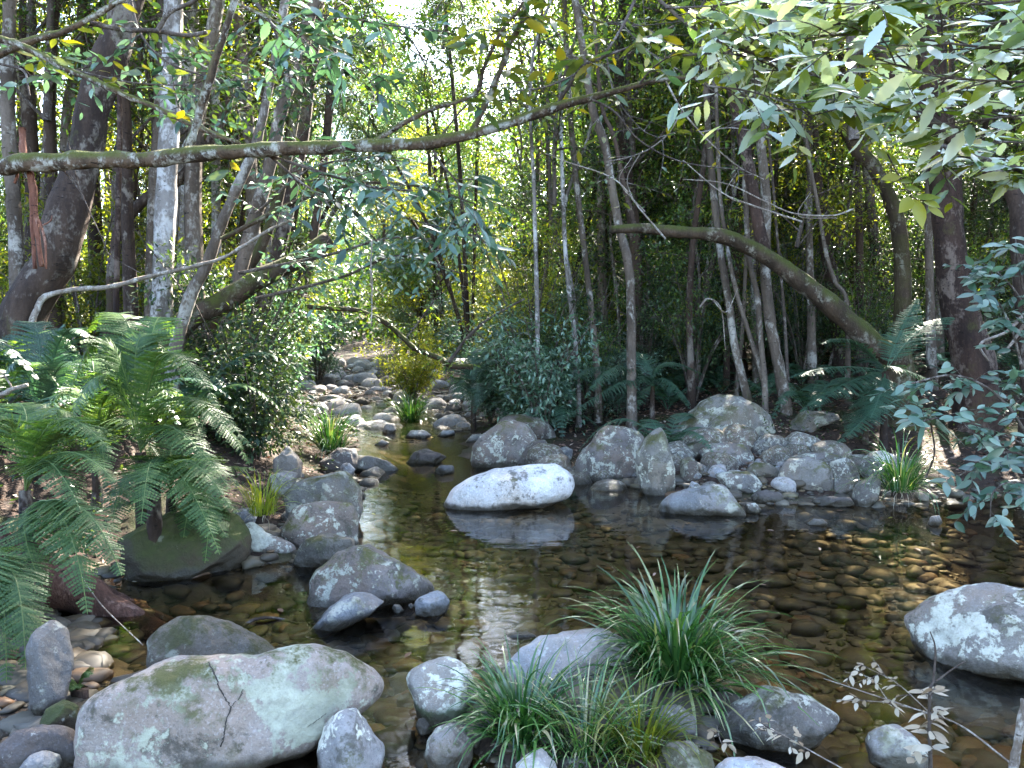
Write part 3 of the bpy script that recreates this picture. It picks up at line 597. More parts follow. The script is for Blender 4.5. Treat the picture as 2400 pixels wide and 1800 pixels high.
# shared small stones
RNG = np.random.default_rng(11)
def stone_mesh(seed, mat, sub=4, flat=.65):
    n, F = ICO[sub]; rs = np.random.default_rng(seed); p = 2.4
    m = (np.abs(n) ** p).sum(1) ** (1 / p); L = n / m[:, None] * [1, rs.uniform(.65, .95), flat * rs.uniform(.8, 1.15)]
    for _ in range(5):
        q = unit(rs.normal(0, 1, 3)); h = L @ q; hm = h.max() * rs.uniform(.7, .92); L = L - q * (np.maximum(0, h - hm) * .8)[:, None]
    L = L + unit(L) * (fbm(L * 1.6 + seed, seed, 3) * .07 + fbm(L * 7, seed + 1, 2) * .015)[:, None]
    return mesh_np('river_stone', L, F, M[mat], smooth=True)
RIFF = [stone_mesh(300 + k, mt, 4) for k, mt in enumerate(['r_riffle', 'r_riffle', 'r_pale', 'r_riffle', 'r_pale', 'r_dark'])]
BAR = [stone_mesh(330 + k, mt, 4) for k, mt in enumerate(['r_grey', 'r_pale', 'r_lichen', 'r_brown', 'r_white'])]
placed = []
def scatter_stones(n, region, meshes, smin, smax, label, group, seed, power=2.0, zoff=-.12, name='river_stone'):
    rs = random.Random(seed); k = 0; tries = 0
    while k < n and tries < n * 40:
        tries += 1
        x, y = region(rs); s = smin + (smax - smin) * rs.random() ** power
        if any((x - a) ** 2 + (y - b) ** 2 < (.62 * (s + c)) ** 2 for a, b, c in placed): continue
        placed.append((x, y, s)); z = hz(x, y)
        o = obj(name, rs.choice(meshes), None, (x, y, z + s * .22 + zoff * s), (rs.uniform(-.3, .3), rs.uniform(-.3, .3), rs.uniform(0, 6.3)), s)
        tag(o, label, 'rock', group); k += 1
def corridor(y0, y1, m=.0):
    def f(rs):
        y = y0 + (y1 - y0) * rs.random() ** 1.35
        xl = np.interp(y, _ly, _lx) - m; xr = np.interp(y, [p[1] for p in RIGHT[:9]][::-1], [p[0] for p in RIGHT[:9]][::-1]) + m
        return xl + (xr - xl) * rs.random(), y
    return f
scatter_stones(125, corridor(14.2, 24, .9), RIFF, .10, .36, 'pale stone in the jumbled riffle upstream of the pool', 'stones of the riffle upstream', 5, 1.7)
scatter_stones(55, corridor(24, 40, .6), RIFF, .2, .6, 'bleached stone in the far dry bed beyond the riffle', 'stones of the far creek bed', 6, 1.6)
scatter_stones(60, lambda r: (r.uniform(1.2, 3.5), r.uniform(7.75, 9.2)), BAR, .03, .14, 'small cobble lying on the gravel bar below the mossy dome', 'cobbles on the right gravel bar', 7, 2.0, name='cobble')
scatter_stones(45, lambda r: (r.uniform(-.25, 1.15), r.uniform(2.55, 3.6)), BAR, .018, .06, 'fist sized pebble among the foreground tussocks', 'pebbles among the foreground tussocks', 8, 2.0, name='pebble')
scatter_stones(26, lambda r: (r.uniform(-2.2, -1.2), r.uniform(2.5, 3.3)), BAR, .015, .06, 'little stone on the muddy edge by the cracked boulder', 'stones by the cracked boulder', 9, 2.0, name='pebble')
scatter_stones(30, lambda r: (r.uniform(-2.2, -1.45), r.uniform(6.0, 10.5)), BAR, .05, .2, 'mixed stone along the left bank water edge', 'stones along the left bank', 10, 2.0, name='cobble')

scatter_stones(30, lambda r: (r.uniform(.2, 3.7), r.uniform(8.35, 9.9)), [stone_mesh(350 + q, mt, 4, .8) for q, mt in enumerate(['r_lichen', 'r_white', 'r_lichen', 'r_brown'])], .13, .34, 'lichened stone packed between the big right bank boulders', 'stones packed between the right bank boulders', 12, 1.6, name='boulder')
# streambed pebbles and gravel: too many to count
def pebbles(n, seed, region, smin, smax, name, label, zoff=0.0, power=3.2):
    rs = np.random.default_rng(seed); V0, F0 = ICO[2]
    X, Y = region(rs, n); s = sdist(X, Y); keep = s < .25; X, Y = X[keep], Y[keep]; m = len(X); Z = height(X, Y)
    sz = smin + (smax - smin) * rs.random(m) ** power; an = rs.uniform(0, 6.28, m)
    ax = np.stack([np.ones(m), rs.uniform(.5, .9, m), rs.uniform(.22, .5, m)], 1)
    base = V0[None] * ax[:, None, :]
    base = base * (1 + .22 * _hash(np.arange(m)[:, None] * 131 + np.arange(len(V0))[None] // 1, np.arange(m)[:, None] + 0 * np.arange(len(V0))[None], np.zeros((m, len(V0)), np.int64), seed)[..., None])
    ca, sa = np.cos(an)[:, None], np.sin(an)[:, None]
    W = np.stack([base[..., 0] * ca - base[..., 1] * sa, base[..., 0] * sa + base[..., 1] * ca, base[..., 2]], -1) * sz[:, None, None] + np.stack([X, Y, Z + zoff + sz * .12], 1)[:, None, :]
    F = (np.arange(m)[:, None, None] * len(V0) + F0[None]).reshape(-1, 3)
    o = obj(name, mesh_np(name, W.reshape(-1, 3), F, M['pebble'], np.repeat(rs.random(m), len(F0)), smooth=True)); tag(o, label, kind='stuff')
pebbles(8500, 21, lambda r, n: ((lambda d: (r.uniform(-.72, .85, n) * d, d))(3.0 + 5.8 * r.random(n) ** 1.2)), .015, .13, 'streambed_gravel', 'brown and ochre stones covering the creek bed under clear water')
pebbles(2200, 22, lambda r, n: (r.uniform(-2.4, 4.2, n), r.uniform(7.4, 9.6, n)), .012, .05, 'bank_gravel', 'fine grey gravel along the right shore and channel')
pebbles(2600, 24, lambda r, n: (r.uniform(-.72, .85, n) * 3, r.uniform(2.2, 3.4, n)), .012, .05, 'shallows_gravel', 'brown pebbles under the nearest shallow water')
pebbles(3600, 25, lambda r, n: ((lambda y: (np.interp(y, _ly, _lx) - .6 + r.random(n) * 4.6, y))(13.6 + 22 * r.random(n) ** 1.5)), .03, .12, 'riffle_gravel', 'grey gravel between the stones of the riffle')
pebbles(1500, 23, lambda r, n: (r.uniform(-2.0, 1.6, n), r.uniform(2.3, 3.6, n)), .008, .03, 'shore_gravel', 'small gravel between the foreground stones')

# ------------------------------------------------------------------ trees
def rvec(rs, n): return unit(rs.normal(0, 1, (n, 3)))
def cluster(Lv, c, n, r, L, W, rs, flat=.7, droop=.35):
    off = rs.normal(0, 1, (n, 3)) * [r, r, r * flat] * .55
    P = c + off; D = unit(off / (r + 1e-6) + rvec(rs, n) * .9 - [0, 0, droop]); Nn = unit(rvec(rs, n) * .75 + [0, 0, 1])
    s = rs.uniform(.65, 1.2, n); Lv.add(P, D, Nn, L * s, W * s)
def crown_variant(seed, R, H, limbs, per, n, L, W, leafmat, twigmat, rc=.38, flat=.65, low=0.0):
    rs = np.random.default_rng(seed); T = Tubes(); Lv = Leaves()
    ax = smooth_path([np.array([rs.normal(0, .12) * H * t, rs.normal(0, .12) * H * t, H * t]) for t in (0, .3, .6, 1.0)], per=5); T.add(ax, .05 * R / 2, .012, 6)
    for k in range(limbs):
        t = low + (1 - low) * (k + rs.random()) / limbs; p0 = ax[min(len(ax) - 1, int(t * (len(ax) - 1)))]
        az = k * 2.4 + rs.normal(0, .4); ln = R * (1 - .55 * t) * rs.uniform(.7, 1.15); el = rs.uniform(.05, .7)
        d = np.array([math.cos(az) * math.cos(el), math.sin(az) * math.cos(el), math.sin(el)])
        q = [p0, p0 + d * ln * .5 + [0, 0, ln * .06], p0 + d * ln + [0, 0, -ln * rs.uniform(-.05, .18)]]
        lp = smooth_path(q, per=5); T.add(lp, .022 * R / 2, .006, 5)
        for j in range(per):
            f = rs.uniform(.3, 1); b0 = lp[int(f * (len(lp) - 1))]; bd = unit(d * .6 + rs.normal(0, .6, 3)); bl = rs.uniform(.25, .6) * ln * .6
            b1 = b0 + bd * bl; T.add(np.array([b0, (b0 + b1) / 2 + rs.normal(0, .04, 3), b1]), .008, .003, 4)
            cluster(Lv, b1, n, rc * rs.uniform(.7, 1.3), L, W, rs, flat); cluster(Lv, (b0 + b1) / 2, n // 2, rc * .8, L, W, rs, flat)
    return T.mesh('branches', M[twigmat]), Lv.mesh('crown', M[leafmat], rs)
CROWNS = {
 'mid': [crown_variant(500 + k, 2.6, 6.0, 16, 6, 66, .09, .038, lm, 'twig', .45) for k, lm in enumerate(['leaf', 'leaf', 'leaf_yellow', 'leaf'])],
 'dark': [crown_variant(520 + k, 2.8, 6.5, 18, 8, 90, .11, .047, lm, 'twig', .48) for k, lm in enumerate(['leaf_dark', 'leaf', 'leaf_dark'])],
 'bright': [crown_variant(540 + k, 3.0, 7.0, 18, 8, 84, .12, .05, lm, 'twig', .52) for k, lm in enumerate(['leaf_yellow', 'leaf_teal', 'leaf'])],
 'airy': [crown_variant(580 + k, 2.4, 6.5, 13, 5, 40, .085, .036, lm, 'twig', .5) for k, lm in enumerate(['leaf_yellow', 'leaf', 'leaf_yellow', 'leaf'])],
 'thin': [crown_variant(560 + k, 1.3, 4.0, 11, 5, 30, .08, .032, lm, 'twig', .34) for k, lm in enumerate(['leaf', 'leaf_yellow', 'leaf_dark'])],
}
def trunk_variant(seed, H, r, mat, wob=.35):
    rs = np.random.default_rng(seed); T = Tubes(); pts = [np.array([rs.normal(0, wob) * t ** .8, rs.normal(0, wob) * t ** .8, H * t - .3]) for t in (0, .25, .5, .75, 1)]
    pts[0] *= [0, 0, 1]; P = smooth_path(pts, per=6); t = np.linspace(0, 1, len(P))
    T.add(P, r, r, 8, .10, seed, radii=r * (1 - .62 * t) * (1 + .7 * np.exp(-t * 22))); return T.mesh('trunk', M[mat]), P[-1]
def make_tree(name, label, group, seed, H, r, bark, crownset, cvar, cfrac=.45, csc=1.0, cat='tree'):
    t = thing(name, label, cat, group=group); tm, top = trunk_variant(seed, H, r, bark); obj('trunk', tm, t)
    bm_, lm = CROWNS[crownset][cvar]; loc = (top[0] * cfrac, top[1] * cfrac, H * cfrac)
    obj('branches', bm_, t, loc, (0, 0, 0), csc); obj('crown', lm, t, loc, (0, 0, 0), csc); return t
def forest(n, region, protos, label, group, seed, gap, smin=.8, smax=1.25, avoid=None):
    rs = random.Random(seed); pts = []; k = tries = 0; used = set()
    while k < n and tries < n * 60:
        tries += 1; x, y = region(rs)
        if any((x - a) ** 2 + (y - b) ** 2 < gap * gap for a, b in pts): continue
        if sdist(np.array([x]), np.array([y]))[0] < .9: continue
        if avoid and avoid(x, y): continue
        pts.append((x, y)); q = rs.randrange(len(protos)); s = rs.uniform(smin, smax); p = protos[q]; loc = (x, y, hz(x, y)); rz = rs.uniform(0, 6.28)
        if q not in used: used.add(q); p.location = loc; p.rotation_euler = (0, 0, rz); p.scale = (s, s, s); p['label'] = label; p['group'] = group
        else: copy_thing(p, loc, rz, s, label, group)
        k += 1
    for q, p in enumerate(protos):
        if q not in used:
            for c in list(p.children): bpy.data.objects.remove(c)
            bpy.data.objects.remove(p)
def ang_region(u0, u1, d0, d1, pw=.8):
    def f(rs):
        d = d0 + (d1 - d0) * rs.random() ** pw; return (rs.uniform(u0, u1) - 1200) / FPX * d, d
    return f
def protos(name, specs):
    return [make_tree(name, '', '', *s) for s in specs]
forest(50, ang_region(-500, 640, 9.5, 19, .9), protos('slender_tree', [(601, 11, .10, 'bark_pale', 'airy', 0, .40), (602, 12, .075, 'bark_white', 'airy', 2, .5), (603, 10, .11, 'bark_brown', 'airy', 1, .36), (604, 12, .06, 'bark_pale', 'thin', 1, .35, 1.5), (605, 13, .10, 'bark_pale', 'airy', 3, .5), (606, 9, .05, 'bark_brown', 'thin', 0, .3, 1.4)]),
       'slender straight tree in the crowded backlit stand behind the left bank', 'trees of the left stand', 31, .7)
forest(36, ang_region(1420, 2900, 13.5, 34, .9), protos('forest_tree', [(611, 12, .11, 'bark_brown', 'dark', 0, .42), (612, 12, .09, 'bark_pale', 'airy', 1, .4), (613, 11, .12, 'bark_brown', 'mid', 1, .36), (614, 13, .10, 'bark_moss', 'airy', 3, .4)]),
       'shaded forest tree in the dark stand climbing the right slope', 'trees of the right stand', 32, .9)
forest(38, ang_region(1240, 1950, 12.2, 24, 1.0), protos('sapling', [(621, 7.5, .035, 'bark_pale', 'thin', 0, .4, 1.1), (622, 8, .045, 'bark_white', 'thin', 2, .45, 1.2), (623, 7, .03, 'twig', 'thin', 1, .35, 1.1), (624, 8.5, .05, 'bark_brown', 'thin', 0, .45, 1.3)]),
       'thin pole sapling among the thicket right of the channel', 'saplings of the right thicket', 33, .45)
forest(20, ang_region(420, 1080, 26, 50, .9), protos('creek_tree', [(631, 12, .13, 'bark_brown', 'bright', 1, .25, 1.25), (632, 12, .12, 'bark_pale', 'bright', 0, .25, 1.3), (633, 11, .12, 'bark_brown', 'bright', 2, .2, 1.25), (634, 11, .14, 'bark_pale', 'mid', 0, .22, 1.5)]),
       'leafy tree rising beside the far bend of the creek', 'trees at the far bend', 34, 1.9)
forest(16, ang_region(1300, 2900, 34, 56, .9), protos('tall_tree', [(641, 16, .18, 'bark_pale', 'mid', 3, .3, 1.7), (642, 17, .2, 'bark_brown', 'dark', 1, .3, 1.7)]),
       'distant tall tree closing the view behind the forest', 'distant tall trees', 35, 2.4, 1.0, 1.3, avoid=lambda x, y: -15 < x < -4 and y < 52)

forest(9, lambda r: (r.uniform(6.2, 13), r.uniform(7.9, 11.5)), protos('added_shade_tree', [(651, 10, .12, 'bark_brown', 'dark', 0, .38), (652, 9.5, .12, 'bark_brown', 'mid', 1, .38)]),
       'unseen leafy tree added beyond the right edge to shade the pool', 'shade trees added beyond the right edge', 36, 1.6, .9, 1.1, avoid=lambda x, y: x < .70 * y)  # out-of-view trees added only to break up the sun on the pool

forest(13, ang_region(1620, 2700, 12.2, 18, .9), protos('added_canopy_tree', [(661, 13, .06, 'bark_pale', 'mid', 0, .56), (662, 12.5, .065, 'bark_brown', 'dark', 1, .58)]),
       'tall trunk of the right bank with a crown added above the picture to shade the pool', 'canopy trees added for shade on the right bank', 37, 1.3, .95, 1.15)  # added so their high crowns keep direct sun off the pool bed
# shrubs
def make_shrub(name, label, cat, seed, H, R, stems, n, L, W, leafmat, twigmat='twig', rc=.22, droop=.35):
    rs = np.random.default_rng(seed); t = thing(name, label, cat); T = Tubes(); Lv = Leaves()
    for k in range(stems):
        az = k * 2.4 + rs.normal(0, .5); r = R * rs.uniform(.35, 1.0); h = H * rs.uniform(.45, 1.0)
        P = smooth_path([(0, 0, -.1), (math.cos(az) * r * .35, math.sin(az) * r * .35, h * .55), (math.cos(az) * r, math.sin(az) * r, h)], per=5); T.add(P, .012 * H ** .5, .004, 5)
        for j in range(6):
            f = rs.uniform(.3, 1); b0 = P[int(f * (len(P) - 1))]; b1 = b0 + unit(rs.normal(0, 1, 3) * [1, 1, .5] + [0, 0, .1]) * rs.uniform(.2, .45) * R * .7; T.add(np.array([b0, (b0 + b1) / 2, b1]), .005, .002, 4)
            cluster(Lv, b1, n, rc * rs.uniform(.7, 1.3), L, W, rs, .6, droop)
    obj('stems', T.mesh('stems', M[twigmat]), t); obj('foliage', Lv.mesh('foliage', M[leafmat], rs), t); return t
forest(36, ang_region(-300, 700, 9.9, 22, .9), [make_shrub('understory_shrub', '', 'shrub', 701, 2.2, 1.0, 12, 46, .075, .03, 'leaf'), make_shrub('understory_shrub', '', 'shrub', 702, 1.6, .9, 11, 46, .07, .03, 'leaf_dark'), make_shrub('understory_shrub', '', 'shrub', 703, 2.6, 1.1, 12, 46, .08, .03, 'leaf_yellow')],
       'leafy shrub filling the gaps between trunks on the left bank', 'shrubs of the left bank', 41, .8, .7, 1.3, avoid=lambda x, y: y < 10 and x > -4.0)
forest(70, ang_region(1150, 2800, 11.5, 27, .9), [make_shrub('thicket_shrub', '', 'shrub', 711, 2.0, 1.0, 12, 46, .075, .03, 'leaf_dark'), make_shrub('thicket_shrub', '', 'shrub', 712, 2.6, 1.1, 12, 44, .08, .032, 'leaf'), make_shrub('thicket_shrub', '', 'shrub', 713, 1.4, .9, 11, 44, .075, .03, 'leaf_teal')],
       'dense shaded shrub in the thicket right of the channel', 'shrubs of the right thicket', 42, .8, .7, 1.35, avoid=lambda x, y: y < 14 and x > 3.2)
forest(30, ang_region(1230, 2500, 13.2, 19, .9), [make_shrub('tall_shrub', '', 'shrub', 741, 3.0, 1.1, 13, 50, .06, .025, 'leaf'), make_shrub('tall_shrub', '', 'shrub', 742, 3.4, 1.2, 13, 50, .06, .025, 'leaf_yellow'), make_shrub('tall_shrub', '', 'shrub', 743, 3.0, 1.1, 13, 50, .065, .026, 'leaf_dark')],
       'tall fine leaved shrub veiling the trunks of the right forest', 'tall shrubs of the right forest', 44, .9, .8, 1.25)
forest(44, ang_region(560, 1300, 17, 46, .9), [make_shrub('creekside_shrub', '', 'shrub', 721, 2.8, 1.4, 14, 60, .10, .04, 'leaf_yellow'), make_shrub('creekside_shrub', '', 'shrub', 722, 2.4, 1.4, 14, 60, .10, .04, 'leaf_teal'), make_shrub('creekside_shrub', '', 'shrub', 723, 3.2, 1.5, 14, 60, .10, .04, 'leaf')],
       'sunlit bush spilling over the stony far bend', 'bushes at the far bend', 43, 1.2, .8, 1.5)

def leafy_sapling(seed, H, R, leafmat):
    t = make_tree('leafy_tree', '', '', seed, H, .05, 'bark_brown', 'mid', 0, .2)
    for c in list(t.children):
        if c.name.split('.')[0] in ('branches', 'crown'): bpy.data.objects.remove(c)
    bm_, lm = crown_variant(seed, R, H * .8, 18, 6, 40, .08, .034, leafmat, 'twig', .38); obj('branches', bm_, t, (0, 0, H * .16)); obj('crown', lm, t, (0, 0, H * .16)); return t
forest(9, ang_region(-500, 560, 13, 22, .9), [leafy_sapling(801, 5.0, 1.5, 'leaf'), leafy_sapling(802, 6.0, 1.6, 'leaf_dark'), leafy_sapling(803, 5.5, 1.5, 'leaf_yellow')],
       'small leafy tree with foliage to the ground between the left trunks', 'leafy small trees on the left', 51, 1.1, .8, 1.3)
forest(44, ang_region(1180, 2900, 13.5, 28, .9), [leafy_sapling(811, 5.0, 1.5, 'leaf_dark'), leafy_sapling(812, 6.0, 1.6, 'leaf'), leafy_sapling(813, 5.5, 1.5, 'leaf_dark')],
       'small leafy tree with dark foliage to the ground in the right forest', 'leafy small trees on the right', 52, 1.1, .8, 1.35)
forest(22, ang_region(560, 1120, 25, 50, .9), [leafy_sapling(821, 6.0, 2.0, 'leaf_yellow'), leafy_sapling(822, 7.0, 2.1, 'leaf_teal')],
       'small bright leafy tree crowding the far bend of the creek', 'leafy small trees at the far bend', 53, 1.4, .9, 1.5)
forest(11, ang_region(1230, 1950, 15.5, 22, .9), [leafy_sapling(831, 6.5, 1.5, 'leaf_dark'), leafy_sapling(832, 7.0, 1.6, 'leaf')],
       'dark bushy tree closing the gaps behind the right thicket', 'bushy trees behind the right thicket', 54, 1.2, .9, 1.3)
for lab, (u, v, d), a in (('dark leafy shrub overhanging the left side of the channel', (560, 960, 9.2), (731, 2.3, 1.1, 14, 60, .085, .034, 'leaf_dark')), ('blue green shrub at the left bend of the channel', (620, 930, 11.0), (732, 2.2, 1.0, 14, 56, .09, .036, 'leaf_teal')), ('low dark shrub above the brown pyramid shaped rock', (600, 1080, 8.4), (733, 1.2, .8, 12, 54, .075, .03, 'leaf_dark')),
                          ('feathery yellow green bush beyond the drooping branch', (965, 925, 20.0), (734, 2.0, 1.2, 18, 56, .09, .03, 'leaf_yellow')), ('pale teal bush where the stones disappear upstream', (745, 880, 25.0), (735, 2.6, 1.6, 16, 70, .11, .045, 'leaf_teal')), ('blue green bush beside the teal fern on the channel', (1150, 920, 14.2), (736, 1.8, .9, 14, 60, .085, .035, 'leaf_teal'))):
    c = pt(u, v, d); t = make_shrub('leafy_shrub', lab, 'shrub', *a); t.location = (c[0], c[1], hz(c[0], c[1]))
# far wood closing the view: one mass nobody could count
rs = np.random.default_rng(840); n = 60000; az = rs.uniform(-.85, .85, n); dd = 62 + 30 * rs.random(n); X = np.sin(az) * dd; Y = np.cos(az) * dd
topz = 17 - 14 * sstep(-.16, -.28, az) - 6 * sstep(.2, .35, az) + 5 * vnoise(np.stack([az * 9, 0 * az, 0 * az], 1), 4) + 3 * vnoise(np.stack([az * 30, 0 * az, 0 * az], 1), 5) - 9 * np.exp(-((np.tan(az) + .155) / .07) ** 2); Z = height(X, Y) + np.maximum(0, topz) * rs.random(n) ** .8
Lv = Leaves(); Lv.add(np.stack([X, Y, Z], 1), rvec(rs, n), unit(rvec(rs, n) + [0, -.3, .8]), rs.uniform(.4, .9, n), .42)
tag(obj('far_wood', Lv.mesh('far_wood', M['leaf'], rs, 'small')), 'far wooded hillside closing the view behind the creek', kind='stuff')

# traced trunks: polyline in photo pixels with a depth and widths, carried up out of the frame to a crown of their own
def traced_tree(name, label, crop, pts, w0, w1, d, bark, crown=None, extra=0.0, d1=None, foot=True, seed=0, csc=1.0, rough=.12, cat='tree', seg=10):
    Q = px(crop, pts); n = len(Q); d1 = d if d1 is None else d1
    W3 = [pt(u, v, d + (d1 - d) * k / (n - 1)) for k, (u, v) in enumerate(Q)]
    radii0, radii1 = w0 / 2 * d / FPX, w1 / 2 * d1 / FPX
    if foot:
        zg = hz(W3[0][0], W3[0][1])
        if W3[0][2] > zg - .1: W3.insert(0, np.array([W3[0][0] * 1.0 - (W3[1][0] - W3[0][0]) * .25, W3[0][1], zg - .2]))
    if extra:
        dr = unit(W3[-1] - W3[-2]); dr = unit(dr + [0, 0, .6]); W3.append(W3[-1] + dr * extra * .5); W3.append(W3[-1] + unit(dr + [0, 0, .6]) * extra * .5)
    P = smooth_path(W3, per=7); base = P[0].copy(); t = np.linspace(0, 1, len(P))
    T = Tubes(); ra = radii0 + (radii1 - radii0) * t
    if foot: ra = ra * (1 + .55 * np.exp(-t * 16))
    T.add(P - base, 0, 0, seg, rough, seed + 5, radii=ra)
    r = thing(name, label, cat, base); obj('trunk', T.mesh('trunk', M[bark]), r)
    if crown:
        bm_, lm = CROWNS[crown[0]][crown[1]]; loc = tuple(P[-1] - base - np.array([0, 0, crown[2] if len(crown) > 2 else 1.5])); rz = seed * 1.7
        obj('branches', bm_, r, loc, (0, 0, rz), csc); obj('crown', lm, r, loc, (0, 0, rz), csc)
    return r, P
TT = traced_tree
TT('pale_tree', 'straight white barked tree crossing behind the mossy limb on the left', 'P', [(376,860),(383,600),(392,420),(398,250),(402,100),(405,-40)], 50, 40, 9.0, 'bark_white', ('airy', 0, 1.0), 3, seed=1)
TT('pale_tree', 'paler thinner trunk rising just left behind the straight white barked tree', 'P', [(348,820),(352,620),(362,400),(372,250),(380,-20)], 24, 20, 10.2, 'bark_pale', ('airy', 1, 1.0), 3, seed=2)
TT('pale_tree', 'chalky trunk showing only above the limb beside the straight white barked tree', 'P', [(425,780),(435,400),(441,180),(452,-20)], 36, 32, 11.5, 'bark_white', ('airy', 2, 1.0), 3, seed=3)
TT('leaning_tree', 'massive dark brown tree leaning right from the left edge', 'P', [(20,900),(60,740),(105,655),(140,590),(185,400),(224,235),(300,-10)], 120, 56, 8.2, 'bark_brown', ('airy', 3, 1.0), 3, seed=4, seg=14, rough=.2)
TT('pale_tree', 'mottled grey tree hugging the left edge of the picture', 'P', [(45,820),(38,580),(22,330),(18,200),(22,-20)], 36, 28, 9.8, 'bark_pale', ('airy', 0, 1.0), 3, seed=5)
TT('pale_tree', 'slim grey tree second from the left edge', 'P', [(98,760),(104,500),(110,345),(120,235),(127,36),(130,-30)], 24, 18, 11.0, 'bark_pale', ('thin', 1, 1.0), 3, seed=6, csc=1.6)
TT('pale_tree', 'slim curved grey tree left of the leaning red brown trunk', 'P', [(140,780),(146,500),(152,345),(160,235),(181,145),(195,-20)], 24, 20, 12, 'bark_pale', ('airy', 1, 1.0), 3, seed=7)
TT('young_tree', 'thin pinkish pole rising from the mossy limb height left of centre left', 'P', [(272,800),(276,500),(280,345),(280,200),(284,-20)], 14, 10, 9.5, 'bark_red', ('thin', 0, .5), 2, seed=8)
TT('leaning_tree', 'slanting grey tree whose stem runs up to the right behind the limb', 'P', [(520,840),(560,650),(600,500),(632,390),(655,280),(690,160),(725,40),(745,-40)], 34, 26, 9.6, 'bark_pale', ('airy', 1, 1.0), 3, seed=9)
TT('leaning_tree', 'forked slim tree with a sunlit right edge leaning from the left ferns', 'P', [(405,860),(425,760),(452,680),(485,620),(506,560),(542,470),(586,372),(610,300)], 32, 18, 8.6, 'bark_pale', ('thin', 1, .6), 2.5, seed=10)
TT('broken_tree', 'stout mossy trunk leaning far right with a broken upper end', 'P', [(385,840),(434,755),(520,710),(615,650),(705,605),(770,562)], 66, 36, 8.8, 'bark_moss', None, 0, d1=9.6, seed=11, seg=12, rough=.2)
TT('leaning_tree', 'short brown leaning trunk with pale patch behind the arching fern', 'P', [(440,900),(470,810),(506,745),(560,660),(620,560),(660,430)], 34, 20, 10.0, 'bark_moss', ('thin', 1, .5), 3, seed=12)
TT('bent_tree', 'dark bent stem hooking right between the left trunks', 'P', [(262,800),(268,600),(290,525),(350,460),(420,420)], 28, 22, 10.6, 'bark_brown', None, 1.5, seed=13)
TT('dark_tree', 'dark trunk in the left shrubs at the channel bend', 'P', [(560,1010),(575,900),(590,780),(640,640)], 42, 28, 10.5, 'bark_brown', ('thin', 0, .5), 3.5, seed=14)
TT('dark_tree', 'second dark trunk beside the channel bend, closer to the water', 'P', [(655,980),(668,880),(690,760),(720,640)], 26, 18, 12.5, 'bark_brown', ('thin', 2, .5), 3.5, seed=15)
TT('arching_tree', 'thick mossy trunk arching left over the right bank boulders', 'P', [(2110,870),(2095,839),(2034,795),(1962,727),(1889,669),(1817,614),(1727,566),(1672,550),(1600,544),(1505,535),(1433,538)], 62, 20, 10.8, 'bark_moss', None, 0, d1=10.0, seed=16, seg=12, rough=.16)
TT('upright_shoot', 'thin dark shoot standing on the tip of the arching trunk', 'P', [(1487,530),(1462,434),(1440,325),(1411,253),(1400,150)], 11, 7, 10.1, 'bark_brown', None, 1.5, foot=False, seed=17)
TT('pale_tree', 'grey stem rising behind the tip of the arching trunk', 'P', [(1480,900),(1475,640),(1448,520),(1418,343),(1388,253),(1360,72),(1345,-30)], 22, 16, 11.2, 'bark_pale', ('airy', 0, 1.0), 3, seed=18)
TT('upright_shoot', 'stout reddish stem growing straight up from the arching trunk', 'P', [(1795,600),(1774,506),(1759,416),(1741,325),(1719,217),(1703,120),(1690,-20)], 30, 22, 10.55, 'bark_red', ('thin', 2, .5), 2.5, foot=False, seed=19)
TT('pale_tree', 'grey barked tree passing behind the knee of the arching trunk', 'P', [(1838,930),(1817,817),(1802,727),(1794,629),(1795,470),(1784,343),(1774,235),(1766,100),(1760,-30)], 26, 20, 11.2, 'bark_pale', ('airy', 1, 1.2), 3, seed=20)
TT('slim_tree', 'slim lichen striped pole left of the clustered right bank stems', 'P', [(1752,935),(1723,817),(1708,708),(1690,600),(1672,450),(1660,300)], 19, 14, 11.3, 'bark_pale', ('thin', 0, 0.5), 2.5, seed=21)
TT('slim_tree', 'crooked thin pole in the middle of the clustered right bank stems', 'P', [(1790,900),(1755,780),(1730,700),(1708,600),(1690,480),(1684,380)], 11, 8, 11.1, 'bark_pale', ('thin', 2, 1.0), 2, seed=22)
TT('slim_tree', 'straight thin pole beside the grey tree behind the arching trunk', 'P', [(1792,900),(1781,781),(1774,690),(1755,600),(1745,400)], 14, 11, 11.0, 'bark_pale', ('thin', 0, 1.0), 2, seed=23)
TT('slim_tree', 'bright sunstruck thin pole in the centre right thicket', 'P', [(1355,915),(1346,781),(1335,694),(1326,600),(1320,480)], 12, 9, 12.5, 'bark_white', ('thin', 1, 1.0), 2, seed=24)
TT('slim_tree', 'tall grey pole right of the sunstruck thin pole', 'P', [(1400,880),(1386,727),(1371,600),(1350,420),(1335,250),(1325,60)], 16, 12, 12.8, 'bark_pale', ('airy', 1, 1.0), 3, seed=25)
TT('dark_tree', 'forked dark trunk in the shade right of the reddish stem', 'P', [(1965,800),(1945,640),(1920,470),(1907,343),(1895,200)], 30, 24, 14, 'bark_brown', ('airy', 2, 1.0), 3, seed=26)
TT('slim_tree', 'pale thin stem curving down to the right behind the arching trunk', 'P', [(1985,720),(1958,661),(1936,593),(1918,488),(1897,380),(1880,250)], 10, 8, 12.0, 'bark_pale', ('thin', 2, 1.0), 2, seed=27)
TT('big_tree', 'big reddish tree trunk with flared foot on the right bank', 'P', [(2285,880),(2265,780),(2245,690),(2228,600),(2215,430),(2200,300),(2180,100),(2170,-30)], 84, 58, 10.6, 'bark_red', ('airy', 0, 1.5), 2.5, seed=28, seg=14, rough=.14, csc=1.2)
